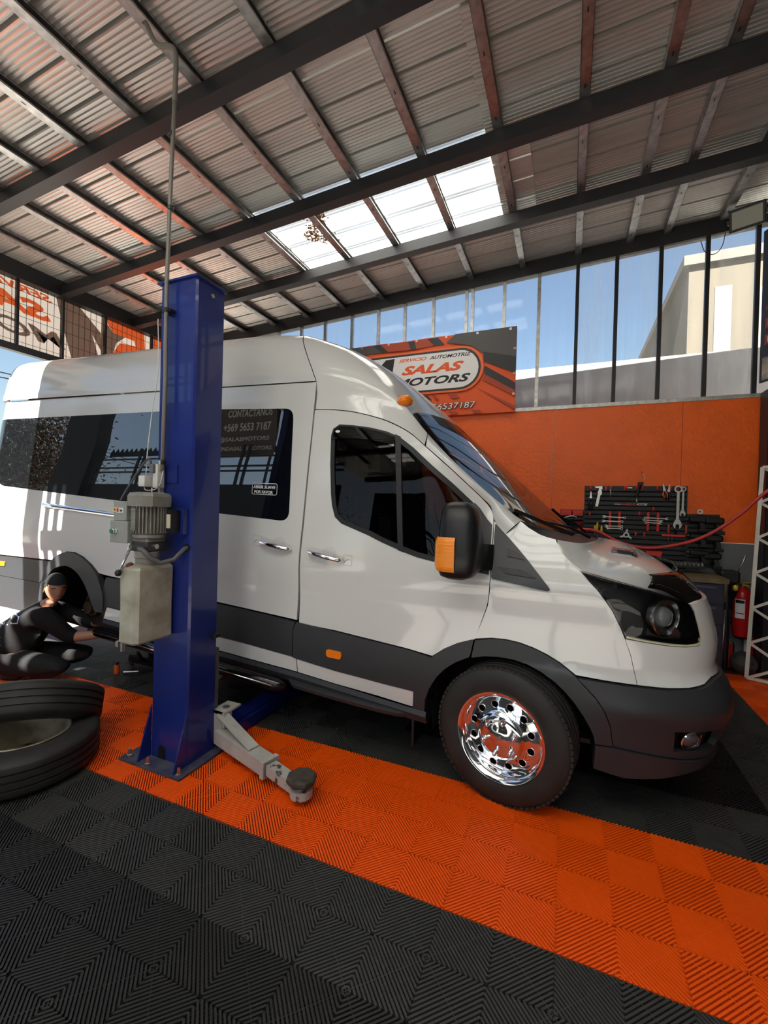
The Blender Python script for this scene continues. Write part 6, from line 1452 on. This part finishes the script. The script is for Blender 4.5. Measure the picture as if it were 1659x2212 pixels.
extinguisher('large red fire extinguisher hung on the grey wall beside the lattice gate', 3.635, 3.795, .335, .078, .50, 'red fire extinguishers')
extinguisher('small red fire extinguisher standing on the floor behind the black ball', 3.515, 3.76, .012, .045, .26, 'red fire extinguishers')
t = root('rubber_ball', 'scuffed black ball shaped weight on the orange tiles by the gate', 'ball', (3.62, 3.64, .11)); mb = MB(); mb.lathe([(0, -.11), (.04, -.104), (.08, -.075), (.105, -.03), (.11, 0), (.105, .03), (.08, .075), (.04, .104), (0, .11)], T(3.615, 3.64, .112), 28); mb.build('ball_body', mat('scuffed_black', (.018, .018, .018), .6, bump=.25, bscale=40, col2=(.06, .058, .055), vscale=16, thr=(.62, .5)), t, True)
t = root('warning_post', 'red and white striped bar standing behind the black ball', 'post', (3.69, 3.84, 0)); MB().box((3.672, 3.83, 0), (3.70, 3.86, .33)).build('white_edge', WHITEMETAL, t); MB().box((3.70, 3.83, 0), (3.745, 3.86, .33)).build('red_face', RED, t)
hs = root('air_hose', 'red air hose sagging across the view behind the van hood', 'hose', (2.8, 2.9, 1.3))
MB().tube(spline([(4.08, 2.62, 2.35), (3.75, 2.82, 1.96), (3.51, 2.9, 1.75), (3.334, 2.9, 1.554), (3.147, 2.9, 1.39), (2.95, 2.9, 1.288), (2.673, 2.9, 1.227), (2.452, 2.92, 1.265), (2.258, 2.95, 1.36), (2.10, 3.0, 1.36), (1.9, 3.3, 1.25)], 60), .014, 10).build('hose_body', mat('red_hose', (.50, .035, .035), .35), hs, True)
gt = root('lattice_gate', 'off-white folding lattice gate standing at the right edge', 'gate', (3.60, 3.47, 0))
g0 = Vector((3.592, 3.487, 0)); gd = Vector((.93, -.36, 0)).normalized(); lean = Vector((.02, 0, 1.0))
def gp(u, z): return g0 + gd * u + Vector((.035 * z, 0, z)) + Vector((0, 0, .02))
H_ = 1.98
for u in (0, .52): MB().bar(gp(u, 0), gp(u, H_), .026, .03, up=gd).build('upright', WHITEMETAL, gt)
for z in (.0, H_): MB().bar(gp(0, z), gp(.52, z), .024, .024).build('rail', WHITEMETAL, gt)
nD = 6; hD = H_ / nD
for k in range(nD):
    for (a, b) in ((0, 1), (1, 0)):
        off = Vector((0, -.012 if a == 0 else .012, 0))
        MB().bar(gp(.0, hD * (k + a)) + off, gp(.52, hD * (k + b)) + off, .024, .006, up=Vector((-gd.y, gd.x, 0)) * -1).build('lattice_bar', WHITEMETAL, gt)
for k in range(nD):
    c = gp(.26, hD * (k + .5)) + Vector((0, -.03, 0))
    mb = MB(); mb.bar(c - Vector((0, 0, .05)), c + Vector((0, 0, .05)), .026, .012); 
    for a in (20, 160): mb.bar(c, c + gd * .07 * math.cos(R(a)) + Vector((0, -.005, .07 * math.sin(R(a)) - .03)), .008)
    mb.build('rosette', WHITEMETAL, gt)
dc = root('dark_sheet', 'black sheet hanging behind the lattice gate at the right edge', 'sheet', (3.9, 3.6, 0)); MB().box((3.74, 3.60, .0), (4.10, 3.615, 2.7)).build('sheet_cloth', mat('black_sheet', (.012, .011, .014), .7), dc)
# ================================================================ forecourt canopy and banner (mirrored in the side glass)
fc = root('forecourt_fence', 'dark fence with barred top and toothed canopy on the forecourt outside', 'fence', (-7, -5, 0))
MB().box((-11.4, -5.05, 0), (-2.75, -5.0, 3.75)).build('fence_board', mat('dark_fence', (.02, .02, .022), .6), fc)
for x in (-11.3, -9.6, -9.4, -7.7, -7.5, -5.8, -5.6, -3.9): MB().box((x - .03, -5.04, 3.7), (x + .03, -4.98, 4.95)).build('fence_post', BEAM, fc)
for z in (4.15, 4.3, 4.62): MB().box((-11.4, -5.04, z - .025), (-2.75, -5.0, z + .025)).build('fence_rail', BEAM, fc)
v = []; n = 84
for i in range(n + 1):
    x = -11.4 + 8.65 * i / n; v += [(x, -5.3, 4.85), (x, -5.3, 5.0 + (.14 if i % 2 else 0))]
pyd('canopy_edge', v, [(2 * i, 2 * i + 2, 2 * i + 3, 2 * i + 1) for i in range(n)], BEAM, fc)
pl = MB().box((-13.0, -5.2, 0), (-11.45, -4.8, 6.4)); tag(pl.build('gate_pillar', mat('dark_fence', (0, 0, 0))), 'broad dark pillar at the left end of the forecourt fence', 'pillar')
cbn = root('contact_banner', 'brown contact banner raised over the forecourt fence, mirrored in the van windows', 'banner', (-6.1, -5.2, 4.8))
MB().box((-7.4, -5.225, 4.75), (-5.0, -5.215, 6.1)).build('banner_sheet', mat('banner_brown', (.09, .065, .045), .5), cbn)
for x in (-7.3, -5.1): MB().box((x - .03, -5.27, 0), (x + .03, -5.23, 6.1)).build('banner_pole', BEAM, cbn)
for k, (tx_, x, z, w, h) in enumerate((('CONTACTANOS', -6.75, 5.72, 1.5, .18), ('+569 5653 7187', -6.85, 5.42, 1.6, .16), ('@SALASMOTORS', -6.95, 5.14, 1.7, .15), ('@TIENDASALASMOTORS', -7.2, 4.86, 2.1, .15))):
    text('lettering', tx_, Matrix(((1, 0, 0, x), (0, 0, -1, -5.214), (0, 1, 0, z), (0, 0, 0, 1))), w, h, mat('pale_lettering', (.6, .55, .45), .5), cbn, bold=.02)
